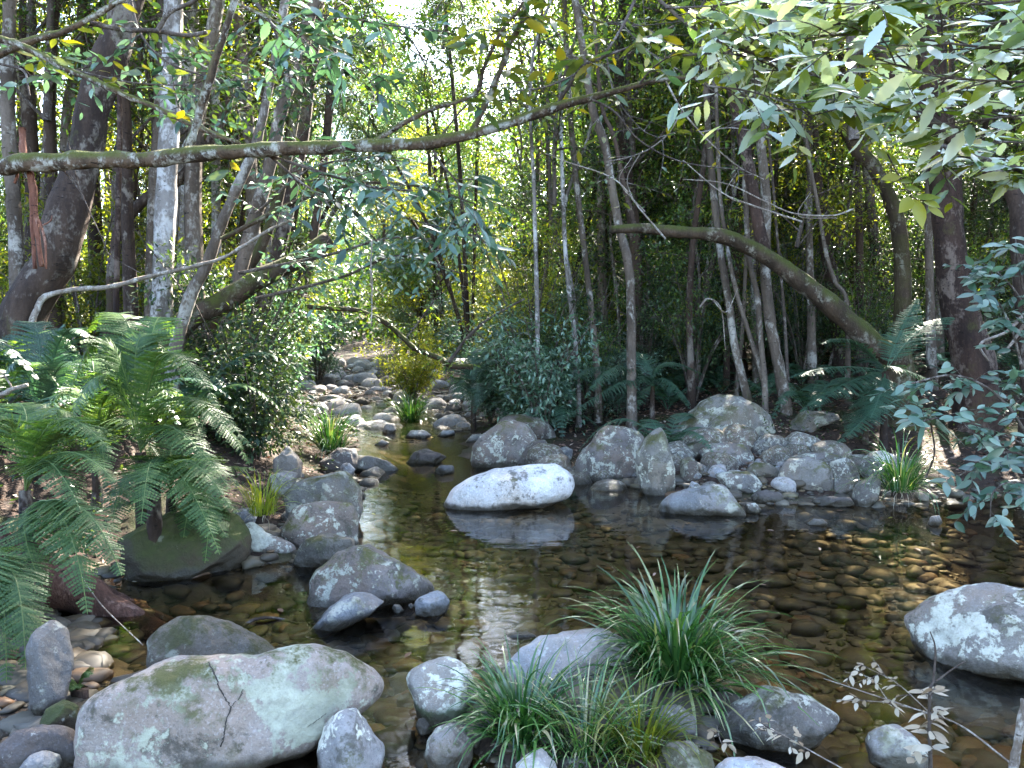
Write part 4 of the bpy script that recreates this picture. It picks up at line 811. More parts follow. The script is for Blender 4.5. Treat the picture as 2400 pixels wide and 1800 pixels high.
TT('leaning_tree', 'mossy slanting trunk among the shaded trees at upper right', 'P', [(2110,560),(2052,398),(2016,362),(1980,307),(1925,246),(1870,150)], 34, 28, 12.5, 'bark_moss', ('airy', 1, 1.0), 2, seed=29)
TT('dark_tree', 'dark bowed trunk bending in from the right edge', 'P', [(2420,900),(2395,620),(2390,520),(2375,450),(2323,398),(2250,333),(2170,280)], 50, 26, 8.5, 'bark_brown', ('airy', 2, 1.5), 1.5, seed=30, rough=.15)
TT('grey_tree', 'dim grey trunk standing in the right forest shade', 'P', [(2085,820),(2075,700),(2055,600),(2040,480)], 26, 22, 15, 'bark_pale', ('airy', 0, 1.0), 3, seed=31)

TT('dark_tree', 'slim dark tree whose small leaves veil the left side of the sky gap', 'P', [(640,930),(650,700),(668,450),(680,260)], 24, 14, 14, 'bark_brown', ('dark', 0, 1.2), 1.0, seed=41, csc=.62)
TT('pale_tree', 'young tree with pale foliage standing inside the sky gap', 'P', [(670,880),(700,700),(770,520),(838,400)], 14, 8, 24, 'bark_pale', ('bright', 1, 1.0), 1.0, seed=42, csc=.62)
TT('dark_tree', 'dark tree with dense small leaves at the top edge left of centre', 'P', [(500,880),(515,600),(540,300),(555,120)], 22, 14, 15, 'bark_brown', ('dark', 2, 1.0), 1.0, seed=43, csc=.7)
for q, (lab, u, v, d, cs, cv, sc_) in enumerate((('small leaved tree just left of the sky gap behind the slanting grey tree', 725, 330, 18, 'mid', 0, .55), ('bright leaved tree low in the sky gap above the far bend', 905, 430, 27, 'bright', 0, .8), ('olive leaved tree under the lower sky gap', 700, 560, 21, 'mid', 1, .6), ('tall bright tree right of the sky gap', 1010, 250, 23, 'bright', 2, .75), ('pale leaved tree at the upper edge of the sky gap', 830, 190, 30, 'bright', 1, .7), ('dark leaved tree at the top edge beside the sky gap', 760, 60, 17, 'dark', 1, .6), ('fine leaved tree filling the top edge right of the sky gap', 1130, 90, 24, 'mid', 2, .8), ('slender leafy tree inside the lower half of the sky gap', 880, 300, 22, 'mid', 3, .5), ('dark leafy tree at the top edge over the far bend', 1040, -20, 19, 'dark', 0, .55), ('thin leafy tree between the slanting grey tree and the sky gap', 800, 420, 19, 'dark', 2, .42))):
    bu = 655 if u < 850 else 1105
    TT('creekside_tree', lab, 'P', [(bu, 905), (bu + .12 * (u - bu), 760), (bu + .45 * (u - bu), (760 + v) / 2), (u, v)], 9 * 26 / d, 5 * 26 / d, d, 'bark_brown', (cs, cv, 6.2 * sc_ * .5), .4, seed=400 + q, csc=sc_)
# drooping branch over the channel
def branch_thing(name, label, crop, lines, bark, cat='branch', leaf=None, seed=0):
    """lines: (points, width0, width1, depth0, depth1); the first is the main stem"""
    base = pt(*px(crop, lines[0][0])[0], lines[0][3]); r = thing(name, label, cat, base); paths = []
    for k, (pts, w0, w1, d0, d1) in enumerate(lines):
        Q = px(crop, pts); n = len(Q); P = smooth_path([pt(u, v, d0 + (d1 - d0) * i / (n - 1)) for i, (u, v) in enumerate(Q)], per=7); paths.append(P)
        T = Tubes(); T.add(P - base, w0 / 2 * d0 / FPX, w1 / 2 * d1 / FPX, 10 if w0 > 12 else 6, .30 if w0 > 12 else .14, seed + k); obj('limb' if k == 0 else 'side_branch', T.mesh('limb', M[bark if k == 0 or w0 > 12 else 'twig' if bark != 'twig_pale' else bark]), r)
    return r, base, paths
def leafy(r, base, paths, n_twigs, per, tl, L, W, mat, seed, shape='leaf', droop=.25, fr=(.2, 1.0), side=.9, bias=(0, 0, 0), name='foliage', nb=(0, 0, 1)):
    rs = np.random.default_rng(seed)
    wts = np.array([np.linalg.norm(np.diff(P, axis=0), axis=1).sum() for P in paths]); wts /= wts.sum()
    for P, wt in zip(paths, wts):
        T = Tubes(); Lv = Leaves(); nt_ = max(2, int(round(n_twigs * wt)))
        for k in range(nt_):
            f = fr[0] + (fr[1] - fr[0]) * (k + rs.random()) / nt_; i = int(f * (len(P) - 2)); p0 = P[i]; tg = unit(P[i + 1] - P[i])
            d = unit(tg * .5 + rs.normal(0, 1, 3) * side * [1, 1, .6] + np.array(bias)); ln = tl * rs.uniform(.5, 1.3)
            q = smooth_path([p0, p0 + d * ln * .5 + rs.normal(0, .03, 3) * ln, p0 + d * ln - [0, 0, droop * ln * .5]], per=5); T.add(q - base, .0022 + .002 * tl, .0012, 4)
            for j in range(per):
                g = .25 + .75 * (j + rs.random() * .6) / per; c = q[min(len(q) - 1, int(g * (len(q) - 1)))]
                s = unit(np.cross(d, [0, 0, 1])) * (1 if j % 2 else -1)
                ld = unit(d * .6 + s * .8 + rs.normal(0, .25, 3) - [0, 0, droop]); z = rs.uniform(.6, 1.25)
                Lv.add(c - base, ld, unit(rs.normal(0, .45, 3) + nb), L * z, W * z)
        obj('twigs', T.mesh('twigs', M['twig']), r); obj(name, Lv.mesh(name, M[mat], rs, shape), r)
b = branch_thing('drooping_branch', 'mossy branch drooping right over the far end of the channel', 'P', [([(700,716),(760,722),(836,727),(872,741),(908,759),(945,792),(974,817),(1035,842),(1053,857),(1107,860)], 12, 14, 13.5, 12.5), ([(1053,850),(1089,799),(1125,763),(1162,737),(1230,700)], 9, 5, 12.5, 13), ([(950,795),(985,750),(1020,700)], 5, 3, 13, 13)], 'bark_moss', seed=50)
leafy(*b[:2], b[2], 60, 6, .35, .10, .03, 'leaf', 51, 'small', .5)
b = branch_thing('dead_branch', 'long pale bare branch crossing in front of the left trunks', 'P', [([(70,770),(85,730),(108,694),(181,678),(260,672),(362,645),(463,622),(535,598),(620,545),(690,512)], 16, 6, 8.0, 8.4)], 'twig_pale', seed=53)
# the great mossy limb across the upper picture
limb, lbase, lp = branch_thing('mossy_limb', 'long mossy limb reaching across the whole upper picture', 'P', [
 ([(-1000,1150),(-930,800),(-760,520),(-420,415),(-160,398),(0,390),(72,383),(217,374),(362,372),(506,358),(615,350),(800,344),(981,336),(1089,318),(1198,286),(1306,250),(1415,221),(1487,202),(1560,184),(1700,182),(1800,190)], 56, 5, 4.7, 4.0),
 ([(872,336),(945,289),(1017,253),(1071,239),(1118,213),(1133,163),(1158,105),(1183,61),(1216,22),(1240,-30)], 13, 6, 4.35, 4.0),
 ([(1107,308),(1144,231),(1176,156),(1198,98),(1227,43),(1240,-30)], 15, 12, 4.3, 4.2),
 ([(1306,245),(1335,199),(1364,156),(1415,134),(1500,100),(1580,60)], 9, 4, 4.2, 4.0),
 ([(1010,340),(1031,380),(1071,427),(1078,463),(1100,524),(1143,579)], 6, 2.5, 4.3, 4.2),
 ([(622,362),(723,394),(800,419),(887,441),(963,447)], 9, 4, 4.4, 4.2),
 ([(633,366),(690,415),(756,466),(800,520)], 7, 3, 4.4, 4.3),
 ([(437,352),(455,310),(475,240),(512,120),(550,0),(560,-40)], 20, 16, 4.5, 4.3),
 ([(1495,202),(1530,160),(1600,110)], 6, 3, 4.1, 3.9),
 ([(1024,330),(1040,310),(1090,250),(1150,205),(1240,190)], 5, 2.5, 4.3, 4.2),
 ([(1385,232),(1440,262),(1500,330),(1600,380),(1750,400)], 6, 2.5, 4.1, 4.2),
 ([(72,398),(140,392),(150,400),(190,450),(196,470)], 7, 3, 4.6, 4.5)], 'bark_limb', seed=60)
leafy(limb, lbase, lp[1:4] + lp[8:9], 34, 5, .28, .115, .045, 'leaf_olive', 61, 'toothed', .35, (.35, 1))
leafy(limb, lbase, lp[4:7], 34, 6, .3, .10, .034, 'leaf_teal', 62, 'leaf', .4, (.3, 1))
b = branch_thing('upper_branch', 'branch slanting down from the left edge to the mossy limb', 'P', [([(-120,60),(0,90),(72,116),(145,156),(217,188),(289,221),(362,250),(434,286),(506,315),(561,336)], 17, 10, 5.0, 4.6), ([(145,156),(230,178),(330,196),(440,200)], 6, 3, 5, 5), ([(0,150),(55,166),(66,205),(70,225)], 6, 4, 5, 4.9)], 'bark_limb', seed=64)
leafy(*b[:2], b[2], 16, 4, .3, .115, .045, 'leaf_olive', 65, 'toothed', .1, bias=(.5, 0, .2))
b = branch_thing('upper_branch', 'lichened branch forking near the top left corner', 'P', [([(-100,170),(0,126),(90,90),(145,76),(217,40),(300,-10)], 22, 12, 5.4, 5.2), ([(200,52),(289,69),(362,72),(434,83),(485,76)], 12, 9, 5.3, 5.2), ([(369,72),(398,29),(452,4),(490,-30)], 12, 8, 5.2, 5.2)], 'bark_limb', seed=66)
leafy(*b[:2], b[2], 12, 4, .3, .11, .042, 'leaf_olive', 67, 'toothed', .1, bias=(.4, 0, 0))
b = branch_thing('upper_branch', 'thin leafy branch dropping from the top edge left of centre', 'P', [([(480,-30),(615,36),(687,69),(741,98),(850,170),(900,240)], 8, 3, 4.6, 4.3), ([(676,62),(720,36),(800,40),(920,60),(1040,75)], 5, 2, 4.5, 4.4)], 'bark_limb', seed=68)
leafy(*b[:2], b[2], 34, 5, .3, .115, .044, 'leaf_teal', 69, 'toothed', .35)
b = branch_thing('twiggy_branch', 'tangle of fine bare twigs reaching down from the top edge right of centre', 'P', [([(1500,-30),(1460,60),(1400,140),(1290,200),(1200,215)], 8, 3, 5.0, 4.6), ([(1460,60),(1520,120),(1600,170),(1700,230)], 5, 2, 5, 4.8), ([(1420,120),(1440,220),(1500,300),(1560,330)], 4, 2, 4.9, 4.8), ([(1400,140),(1330,130),(1250,90)], 4, 2, 4.9, 4.8), ([(1340,-30),(1380,40),(1480,60),(1600,50)], 5, 2, 5, 5)], 'twig', seed=140)
leafy(*b[:2], b[2], 40, 4, .35, .09, .03, 'leaf_olive', 141, 'toothed', .2)
b = branch_thing('twiggy_branch', 'fine grey twigs hanging below the limb above the arching trunk', 'P', [([(1560,190),(1600,260),(1660,330),(1730,390),(1790,420)], 5, 2, 5.6, 5.8), ([(1600,260),(1560,320),(1500,360),(1420,380)], 4, 2, 5.6, 5.7), ([(1640,310),(1720,300),(1830,320)], 3, 1.5, 5.7, 5.7), ([(1500,360),(1470,420),(1490,480)], 3, 1.5, 5.7, 5.7)], 'twig_pale', seed=142)
leafy(*b[:2], b[2], 26, 3, .4, .06, .02, 'leaf_olive', 143, 'leaf', .2)
b = branch_thing('twiggy_branch', 'twigs with small teal leaves spreading over the top left trunks', 'P', [([(300,-30),(330,80),(400,150),(520,190),(620,230)], 7, 3, 5.6, 5.2), ([(330,80),(250,140),(150,170),(40,180)], 5, 2, 5.6, 5.6), ([(400,150),(420,250),(480,300)], 4, 2, 5.5, 5.4), ([(520,190),(620,180),(720,120)], 4, 2, 5.3, 5.2)], 'twig', seed=144)
leafy(*b[:2], b[2], 60, 5, .35, .09, .035, 'leaf_teal', 145, 'leaf', .25)
b = branch_thing('leafy_branch', 'dense small leaved foliage drooping from the top edge left of the sky gap', 'P', [([(560,-60),(640,60),(760,160),(800,260)], 10, 3, 7.0, 6.6), ([(640,60),(560,160),(540,260)], 6, 3, 7, 7), ([(700,110),(820,90),(860,40)], 5, 2, 6.9, 6.6), ([(640,60),(680,200),(660,300)], 5, 2, 6.9, 6.9)], 'twig', seed=146)
leafy(*b[:2], b[2], 130, 7, .45, .07, .03, 'leaf_dark', 147, 'leaf', .3)
b = branch_thing('leafy_branch', 'leafy sprays veiling the bright sky gap at the top centre', 'P', [([(820,-60),(880,30),(960,90),(1020,200)], 8, 3, 9.0, 8.6), ([(880,30),(900,140),(870,260)], 5, 2, 9, 9), ([(1060,-60),(1010,40),(930,60)], 6, 2, 9, 8.6), ([(1060,-60),(1090,60),(1060,170)], 5, 2, 9, 9)], 'twig', seed=150)
leafy(*b[:2], b[2], 120, 7, .5, .075, .032, 'leaf', 151, 'leaf', .3)
# overhead boughs at the upper right, close to the camera
b = branch_thing('leafy_bough', 'near bough of large silvery leaves hanging into the top right corner', 'P', [
 ([(3300,620),(2900,500),(2560,440),(2400,400),(2287,369),(2142,322),(2016,253),(1930,180),(1850,120)], 22, 5, 3.6, 3.1),
 ([(2540,255),(2323,278),(2215,289),(2142,280),(2060,240)], 5, 2.5, 2.7, 2.6), ([(2540,120),(2300,110),(2150,90),(2010,80),(1880,90)], 7, 3, 2.4, 2.3), ([(2540,-20),(2300,10),(2150,-10),(1960,20)], 7, 3, 2.3, 2.2), ([(2560,200),(2350,190),(2200,180),(2060,140)], 6, 3, 2.5, 2.4), ([(2560,310),(2350,270),(2200,225),(2100,200)], 6, 3, 3.0, 2.9), ([(2540,60),(2380,50),(2240,60),(2120,30),(1980,-10)], 6, 3, 3.2, 3.0), ([(2560,-90),(2300,-70),(2100,-60),(1850,-40)], 6, 3, 2.6, 2.6), ([(2560,370),(2440,340),(2330,330)], 6, 3, 3.6, 3.4)], 'twig', seed=70)
leafy(*b[:2], b[2], 165, 7, .26, .115, .036, 'leaf_sky_sheen', 71, 'toothed', .08, (.02, 1), .6, (-.35, 0, .1), nb=(0, -.6, .8))
b = branch_thing('leafy_bough', 'thin bough with scattered grey green leaves left of the top right corner', 'P', [
 ([(1500,-40),(1600,47),(1672,90),(1745,119),(1907,174),(1980,217),(2052,235)], 10, 4, 3.4, 2.9), ([(1600,130),(1700,125),(1800,150),(1900,215)], 6, 2.5, 3.3, 3.1), ([(1560,20),(1700,10),(1800,-20)], 5, 3, 3.2, 3.0), ([(1650,200),(1760,215),(1860,250),(1920,290)], 5, 2, 3.2, 3.0), ([(1745,119),(1800,60),(1880,10)], 5, 3, 3.1, 2.9)], 'twig', seed=72)
leafy(*b[:2], b[2], 70, 6, .26, .11, .036, 'leaf_sky_sheen', 73, 'toothed', .3, (.1, 1), .8, nb=(0, -.7, .75))
b = branch_thing('leafy_sprig', 'small hanging sprig of yellow green leaves in front of the dark right forest', 'P', [([(2080,360),(2105,410),(2140,462),(2165,470)], 4, 2, 3.0, 3.0)], 'twig', seed=74)
Lv = Leaves(); rs = np.random.default_rng(75)
for (x0, y0, x1, y1, wd) in ((2136,464,2112,494,16), (2142,466,2172,528,20), (2142,462,2207,462,10), (2165,472,2204,486,12), (2176,482,2212,512,12), (2110,412,2066,420,12), (2106,425,2138,428,10), (2120,440,2160,448,9)):
    A = pt(x0, y0, 3.0); B = pt(x1, y1, 2.97); Lv.add(A - b[1], B - A, CAMF * -1 + np.array([.2, 0, .5]), np.linalg.norm(B - A), wd * 2.0 * 3 / FPX)
obj('foliage', Lv.mesh('foliage', M['leaf_yellow'], rs, 'leaf'), b[0])

b = branch_thing('leafy_branch', 'dark leafy branches hanging from the left over the channel', 'P', [([(520,560),(700,470),(850,430),(1000,440),(1120,480)], 12, 4, 8.4, 7.6), ([(560,640),(760,600),(900,560),(1010,560)], 9, 3, 8.6, 7.8), ([(600,700),(800,650),(930,600),(1080,640)], 9, 3, 8.8, 8.2), ([(600,500),(720,400),(850,370),(960,380)], 7, 3, 8.4, 7.6), ([(850,430),(930,500),(1060,540),(1150,560)], 5, 2, 8.0, 7.6)], 'bark_moss', seed=130)
leafy(*b[:2], b[2], 150, 8, .5, .085, .034, 'leaf_teal', 131, 'leaf', .4, (.15, 1), nb=(0, -.5, .8))
# bare twigs in the right thicket
tw = Tubes(); rs = np.random.default_rng(80)
for k, (lab, q) in enumerate((('bare twig sweeping left above the arching trunk', [(1880,520),(1760,480),(1690,450),(1600,375)]), ('fine bare twig looping below the dark forked trunk', [(2000,490),(1950,505),(1860,500),(1790,470),(1700,430),(1600,420)]), ('bare forked twig reaching down beside the sunstruck pole', [(1560,560),(1500,490),(1440,420),(1330,380),(1280,360)]), ('pale bare twig arched over the mossy dome', [(1640,720),(1660,700),(1690,725),(1700,820)]))):
    b = branch_thing('bare_twig', lab, 'P', [(q, 5, 2, 9.5, 9.8), ([(x + 12, y + 6) for x, y in q[1:3]] + [(q[2][0] + 40, q[2][1] - 50)], 3, 1.5, 9.6, 9.8)], 'twig_pale', cat='twig', seed=81 + k)

# hanging bark and vines
def hang(name, label, lines, mat, d, cat):
    base = pt(*lines[0][0][0], d); T = Tubes()
    for pts, wv in lines: T.add(smooth_path([pt(u, v, d) for u, v in pts], per=5) - base, wv / 2 * d / FPX, wv / 3 * d / FPX, 6, .3, 3)
    tag(obj(name, T.mesh(name, M[mat]), None, tuple(base)), label, cat)
hang('hanging_bark', 'strips of peeling red bark hanging from the limb at the far left', [([(52,300),(56,370),(76,420),(84,520),(98,625)], 16), ([(60,360),(72,430),(76,540),(82,630)], 12), ([(36,390),(40,410),(34,430)], 9), ([(84,500),(105,560),(108,630)], 7), ([(100,528),(118,518),(122,505)], 4)], 'bark_strip', 4.55, 'bark')
hang('vine', 'thin pale vine dangling above the far channel', [([(872,560),(869,640),(872,700),(870,765)], 4), ([(866,600),(873,660),(871,720)], 2.5)], 'twig_pale', 7.5, 'vine')
hang('vine', 'wiry vine hanging over the left trunks below the limb', [([(160,330),(175,400),(195,460),(240,560),(260,600),(330,640)], 3)], 'twig', 4.6, 'vine')
hang('vine', 'mossy vine tassel hanging from the middle of the limb', [([(1215,290),(1222,330),(1220,395)], 7), ([(1190,285),(1196,310)], 5)], 'bark_moss', 4.2, 'vine')

# fallen log and litter on the left
T = Tubes(); P = smooth_path([pt(-140, 1255, 4.2), pt(0, 1310, 4.4), pt(120, 1370, 4.5), pt(240, 1425, 4.55), pt(340, 1475, 4.5), pt(400, 1515, 4.4)], per=8); base = P[0].copy()
T.add(P - base, 0, 0, 16, .35, 4, radii=np.linspace(.16, .09, len(P)))
lg = thing('fallen_log', 'rotting red brown log slanting into the pool under the ferns', 'log', base); obj('trunk', T.mesh('trunk', M['log']), lg)
T = Tubes(); T.add(smooth_path([pt(210, 1380, 4.7), pt(300, 1420, 4.75), pt(420, 1465, 4.8)], per=6) - base, .06, .03, 8, .3, 8); obj('split_edge', T.mesh('split_edge', M['log']), lg)
b = branch_thing('fallen_twig', 'thin straight twig leaning across the fallen log', 'P', [([(190,1350),(240,1420),(335,1512)], 3, 3, 4.2, 3.8)], 'twig_pale', cat='twig', seed=90)
b = branch_thing('fallen_branch', 'dark half sunken branch in the pool behind the cracked boulder', 'P', [([(550,1490),(590,1455),(640,1448),(700,1462)], 10, 5, 4.35, 4.45)], 'bark_brown', cat='branch', seed=91)
b = branch_thing('fallen_branch', 'bare curved stick lying in front of the cracked boulder', 'P', [([(555,1800),(590,1770),(640,1748),(690,1730),(724,1733)], 6, 3, 2.9, 3.05), ([(620,1790),(655,1752)], 4, 3, 2.9, 3.0)], 'twig_pale', cat='stick', seed=92)
b = branch_thing('dead_branch', 'short pale broken branch at the left edge above the ferns', 'P', [([(-60,930),(0,925),(30,912),(65,902)], 16, 8, 6.0, 6.0), ([(30,912),(10,880),(-10,870)], 5, 3, 6, 6)], 'twig_pale', seed=93)
b = branch_thing('dead_branch', 'forked bare branch by the shrub at the right edge', 'P', [([(2440,700),(2400,737),(2360,777),(2298,806),(2316,846)], 10, 5, 6.0, 6.0), ([(2400,760),(2375,800),(2350,830)], 8, 5, 6.0, 6.0)], 'twig_pale', seed=94)

# ------------------------------------------------------------------ ferns
def frond_mesh(P0, P1, P2, wid, rs, mat, pairs=50):
    t = np.linspace(0, 1, 64)[:, None]; C = (1 - t) ** 2 * P0 + 2 * t * (1 - t) * P1 + t * t * P2
    clen = np.linalg.norm(np.diff(C, axis=0), axis=1).sum(); T = np.gradient(C, axis=0); T = unit(T); V = []; F = []; R = []
    up0 = np.array([0, 0, 1.0]); n = 0
    rach = Tubes(); rach.add(C[::3], .006, .002, 5)
    for i in range(pairs):
        f = .14 + .85 * i / (pairs - 1); k = min(63, int(f * 63)); c = C[k]; tg = T[k]
        sd = unit(np.cross(tg, up0 + 1e-3)); nr = unit(np.cross(sd, tg))
        ln = wid * (min(1, (f - .08) / .22)) ** .7 * (1 - ((f - .25) / .76) ** 1.6 if f > .25 else 1) + .015
        for s in (-1, 1):
            d0 = unit(sd * s * .92 + tg * .42 + rs.normal(0, .06, 3)); gap = clen * .85 / (pairs - 1); m = max(5, int(ln / (wid / 11)))
            dr = rs.uniform(.2, .55); rr = rs.random()
            for q in range(m):
                g = (q + .4) / m; cc = c + d0 * ln * g - nr * ln * dr * g * g * .6
                dd = unit(d0 - nr * dr * g); pl = ln / m; pw = gap * .46 * (1 - g) ** .55 + .003
                for s2 in (-1, 1):
                    e = unit(tg * s2 - np.dot(tg * s2, dd) * dd); e = unit(e + dd * .3 - nr * .18)
                    V += [cc - dd * pl * .45, cc + dd * pl * .55, cc + e * pw + dd * pl * .35, cc - dd * pl * .30 + e * pw * .70]
                    F.append([n, n + 1, n + 2, n + 3]); n += 4; R.append(min(1, max(0, rr * .7 + rs.random() * .3)))
    rv = np.vstack(rach.V); rf = np.vstack(rach.F)
    return mesh_np('frond', np.vstack([np.array(V), rv]), np.vstack([np.array(F), rf + n]), M[mat], np.concatenate([np.array(R), np.full(len(rf), .95)]))
def fern(label, root, fronds, mat='fern', seed=0, name='fern', cat='fern', group=None):
    """root: (u, v, depth); fronds: (apex u, v), (tip u, v), tip depth, half width in metres"""
    P0 = pt(*root); zg = hz(P0[0], P0[1]); base = np.array([P0[0], P0[1], min(zg, P0[2])]); rs = np.random.default_rng(seed)
    r = thing(name, label, cat, base, 0, group)
    T = Tubes(); T.add(np.array([base - [0, 0, .1], (base + P0) / 2, P0]) - base, .05, .035, 7, .4, seed); obj('rootstock', T.mesh('rootstock', M['bark_brown']), r)
    for (au, av), (tu, tv), td, wd in fronds:
        P2 = pt(tu, tv, td); A = pt(au, av, (root[2] + td) / 2); P1 = 2 * A - (P0 + P2) / 2
        obj('frond', frond_mesh(P0 - base, P1 - base, P2 - base, wd, rs, mat), r)
    return r
fern('large arching fern in front of the white barked tree on the left bank', (330, 1060, 5.6), [((385,830),(515,960),5.2,.24), ((330,790),(440,905),5.9,.24), ((250,800),(150,960),5.5,.24), ((420,930),(590,1050),5.1,.24), ((240,880),(130,1080),5.2,.22), ((300,760),(205,780),6.3,.22), ((400,1000),(540,1150),4.9,.22), ((290,800),(250,740),6.2,.2), ((360,770),(400,790),6.2,.22), ((460,960),(585,1090),5.5,.2)], 'fern', 201)
fern('fern with hanging dull fronds below the arching fern', (360, 1130, 5.2), [((440,1080),(540,1190),4.8,.22), ((420,1110),(515,1300),4.7,.2), ((300,1120),(260,1250),4.8,.2), ((350,1090),(330,1230),4.6,.2), ((470,1120),(480,1320),4.9,.16)], 'fern', 202)
fern('sunlit yellow green fern at the left edge', (60, 1150, 4.6), [((130,985),(260,1060),4.3,.22), ((100,975),(190,990),4.7,.22), ((20,985),(-70,1060),4.4,.22), ((150,1060),(270,1130),4.1,.2), ((60,970),(20,960),4.9,.2), ((140,1020),(255,1010),4.5,.2), ((110,1080),(200,1220),4.0,.2)], 'fern', 203)
fern('tall feathery fern behind the sunlit fern at far left', (95, 1010, 6.6), [((140,800),(205,790),6.5,.24), ((90,790),(60,770),6.8,.22), ((60,860),(10,880),6.4,.22), ((140,860),(215,880),6.3,.22), ((100,850),(150,760),6.9,.2)], 'fern_dark', 204)
fern('fern with long fronds hanging over the fallen log', (70, 1190, 4.2), [((150,1220),(205,1440),3.8,.19), ((190,1190),(285,1350),3.9,.19), ((60,1260),(110,1400),3.8,.18), ((130,1190),(150,1330),4.0,.18)], 'fern', 205)
fern('dark fern drooping at the bottom left edge', (-40, 1330, 3.8), [((30,1340),(60,1570),3.4,.16), ((0,1360),(15,1600),3.4,.15), ((50,1420),(130,1540),3.5,.14), ((-20,1300),(-60,1500),3.4,.15)], 'fern', 206)
fern('tiny pale fern sprouting behind the cracked boulder', (185, 1615, 3.4), [((160,1590),(132,1598),3.35,.04), ((195,1580),(212,1580),3.4,.04), ((170,1605),(180,1612),3.3,.04), ((160,1600),(140,1580),3.4,.035)], 'fern', 207)
fern('blue green fern beside the foot of the arching trunk', (2075, 870, 9.6), [((2160,770),(2235,745),9.8,.34), ((2000,800),(1925,806),9.4,.3), ((1960,860),(1850,885),9.2,.3), ((1980,900),(1875,965),9.0,.3), ((2050,950),(1960,1040),8.8,.3), ((2100,860),(2200,900),9.4,.28), ((2110,780),(2150,700),10.0,.28), ((2060,930),(2040,980),9.0,.26)], 'fern_dark', 208)
fern('dark spreading fern under the thicket behind the tall angular boulder', (1530, 905, 11.6), [((1450,860),(1370,935),11.0,.34), ((1420,860),(1345,890),11.3,.3), ((1470,890),(1300,1000),10.8,.32), ((1560,850),(1650,880),11.6,.32), ((1560,890),(1620,950),11.2,.3), ((1500,830),(1440,835),12.2,.3)], 'fern_dark', 209)
fern('drooping fern at the left end of the right thicket', (1300, 900, 12.2), [((1270,870),(1250,940),11.9,.26), ((1330,870),(1390,900),12,.26), ((1290,860),(1265,890),12.4,.26), ((1320,890),(1350,950),11.7,.26)], 'fern_dark', 210)
fern('pale teal fern beside the drooping branch over the channel', (1110, 930, 13.2), [((1090,850),(1065,850),13.5,.34), ((1085,890),(1070,950),12.9,.34), ((1140,850),(1180,860),13.2,.34), ((1150,890),(1200,960),12.8,.34), ((1110,840),(1130,820),13.6,.3), ((1120,900),(1110,970),12.6,.3)], 'fern_dark', 211)
fern('small fern hanging by the grey boulder under the right fern', (2030, 960, 10.0), [((2010,970),(1985,1020),9.6,.2), ((2050,960),(2085,1000),9.7,.2), ((2020,940),(1990,960),9.9,.2)], 'fern_dark', 212)
fern('low fern at the water side left of the bright tussock', (470, 1180, 5.6), [((500,1170),(560,1200),5.4,.16), ((450,1170),(430,1260),5.2,.16), ((490,1190),(530,1260),5.2,.15)], 'fern', 213)

fern('broad fern filling the bank between the sunlit fern and the arching fern', (225, 1090, 6.0), [((250,930),(330,960),5.8,.24), ((190,920),(110,960),5.9,.24), ((270,980),(370,1070),5.5,.24), ((180,990),(90,1090),5.5,.24), ((230,1000),(250,1140),5.2,.22), ((220,880),(210,850),6.4,.22), ((290,930),(390,1000),6.0,.22)], 'fern', 214)
fern('fern arching low over the wide moss covered rock', (400, 1150, 5.5), [((450,1070),(560,1140),5.2,.24), ((380,1070),(310,1180),5.1,.24), ((430,1110),(470,1250),4.9,.22), ((340,1100),(240,1180),5.2,.22), ((400,1060),(420,1020),5.9,.22), ((480,1100),(600,1100),5.6,.2)], 'fern', 215)
fern('shaded fern behind the tall feathery fern at far left', (60, 960, 7.6), [((110,840),(190,850),7.4,.28), ((20,840),(-50,880),7.4,.28), ((90,900),(170,960),7.0,.26), ((50,820),(60,790),7.9,.26)], 'fern_dark', 216)
fern('dull green fern at the foot of the white barked tree', (300, 960, 7.4), [((340,850),(420,860),7.4,.28), ((260,860),(190,900),7.2,.28), ((310,880),(320,960),6.8,.26), ((350,900),(430,960),7.0,.26), ((280,830),(250,800),7.8,.26)], 'fern', 217)
def fern_proto(seed, mat, nf=7, L=.9):
    rs = np.random.default_rng(seed); r = thing('small_fern', '', 'fern'); o0 = np.zeros(3)
    T = Tubes(); T.add(np.array([[0, 0, -.1], [0, 0, 0], [0, 0, .08]]), .04, .02, 6, .3, seed); obj('rootstock', T.mesh('rootstock', M['bark_brown']), r)
    for k in range(nf):
        az = k * 6.283 / nf + rs.normal(0, .2); l = L * rs.uniform(.7, 1.15); h = np.array([math.cos(az), math.sin(az), 0])
        obj('frond', frond_mesh(o0, h * l * .45 + [0, 0, l * rs.uniform(.6, 1.0)], h * l + [0, 0, l * rs.uniform(-.1, .35)], .17 * l, rs, mat, 22), r)
    return r
forest(22, ang_region(-350, 520, 5.2, 14, .8), [fern_proto(230, 'fern'), fern_proto(231, 'fern_dark')], 'small fern in the undergrowth of the left bank', 'small ferns on the left bank', 61, .6, .7, 1.3, avoid=lambda x, y: y < 6.0 or (y < 7.4 and x > -2.6))
forest(34, ang_region(1180, 2700, 9.6, 18, .8), [fern_proto(232, 'fern_dark'), fern_proto(233, 'fern_dark', 6)], 'small shaded fern in the undergrowth of the right bank', 'small ferns on the right bank', 62, .7, .7, 1.4)
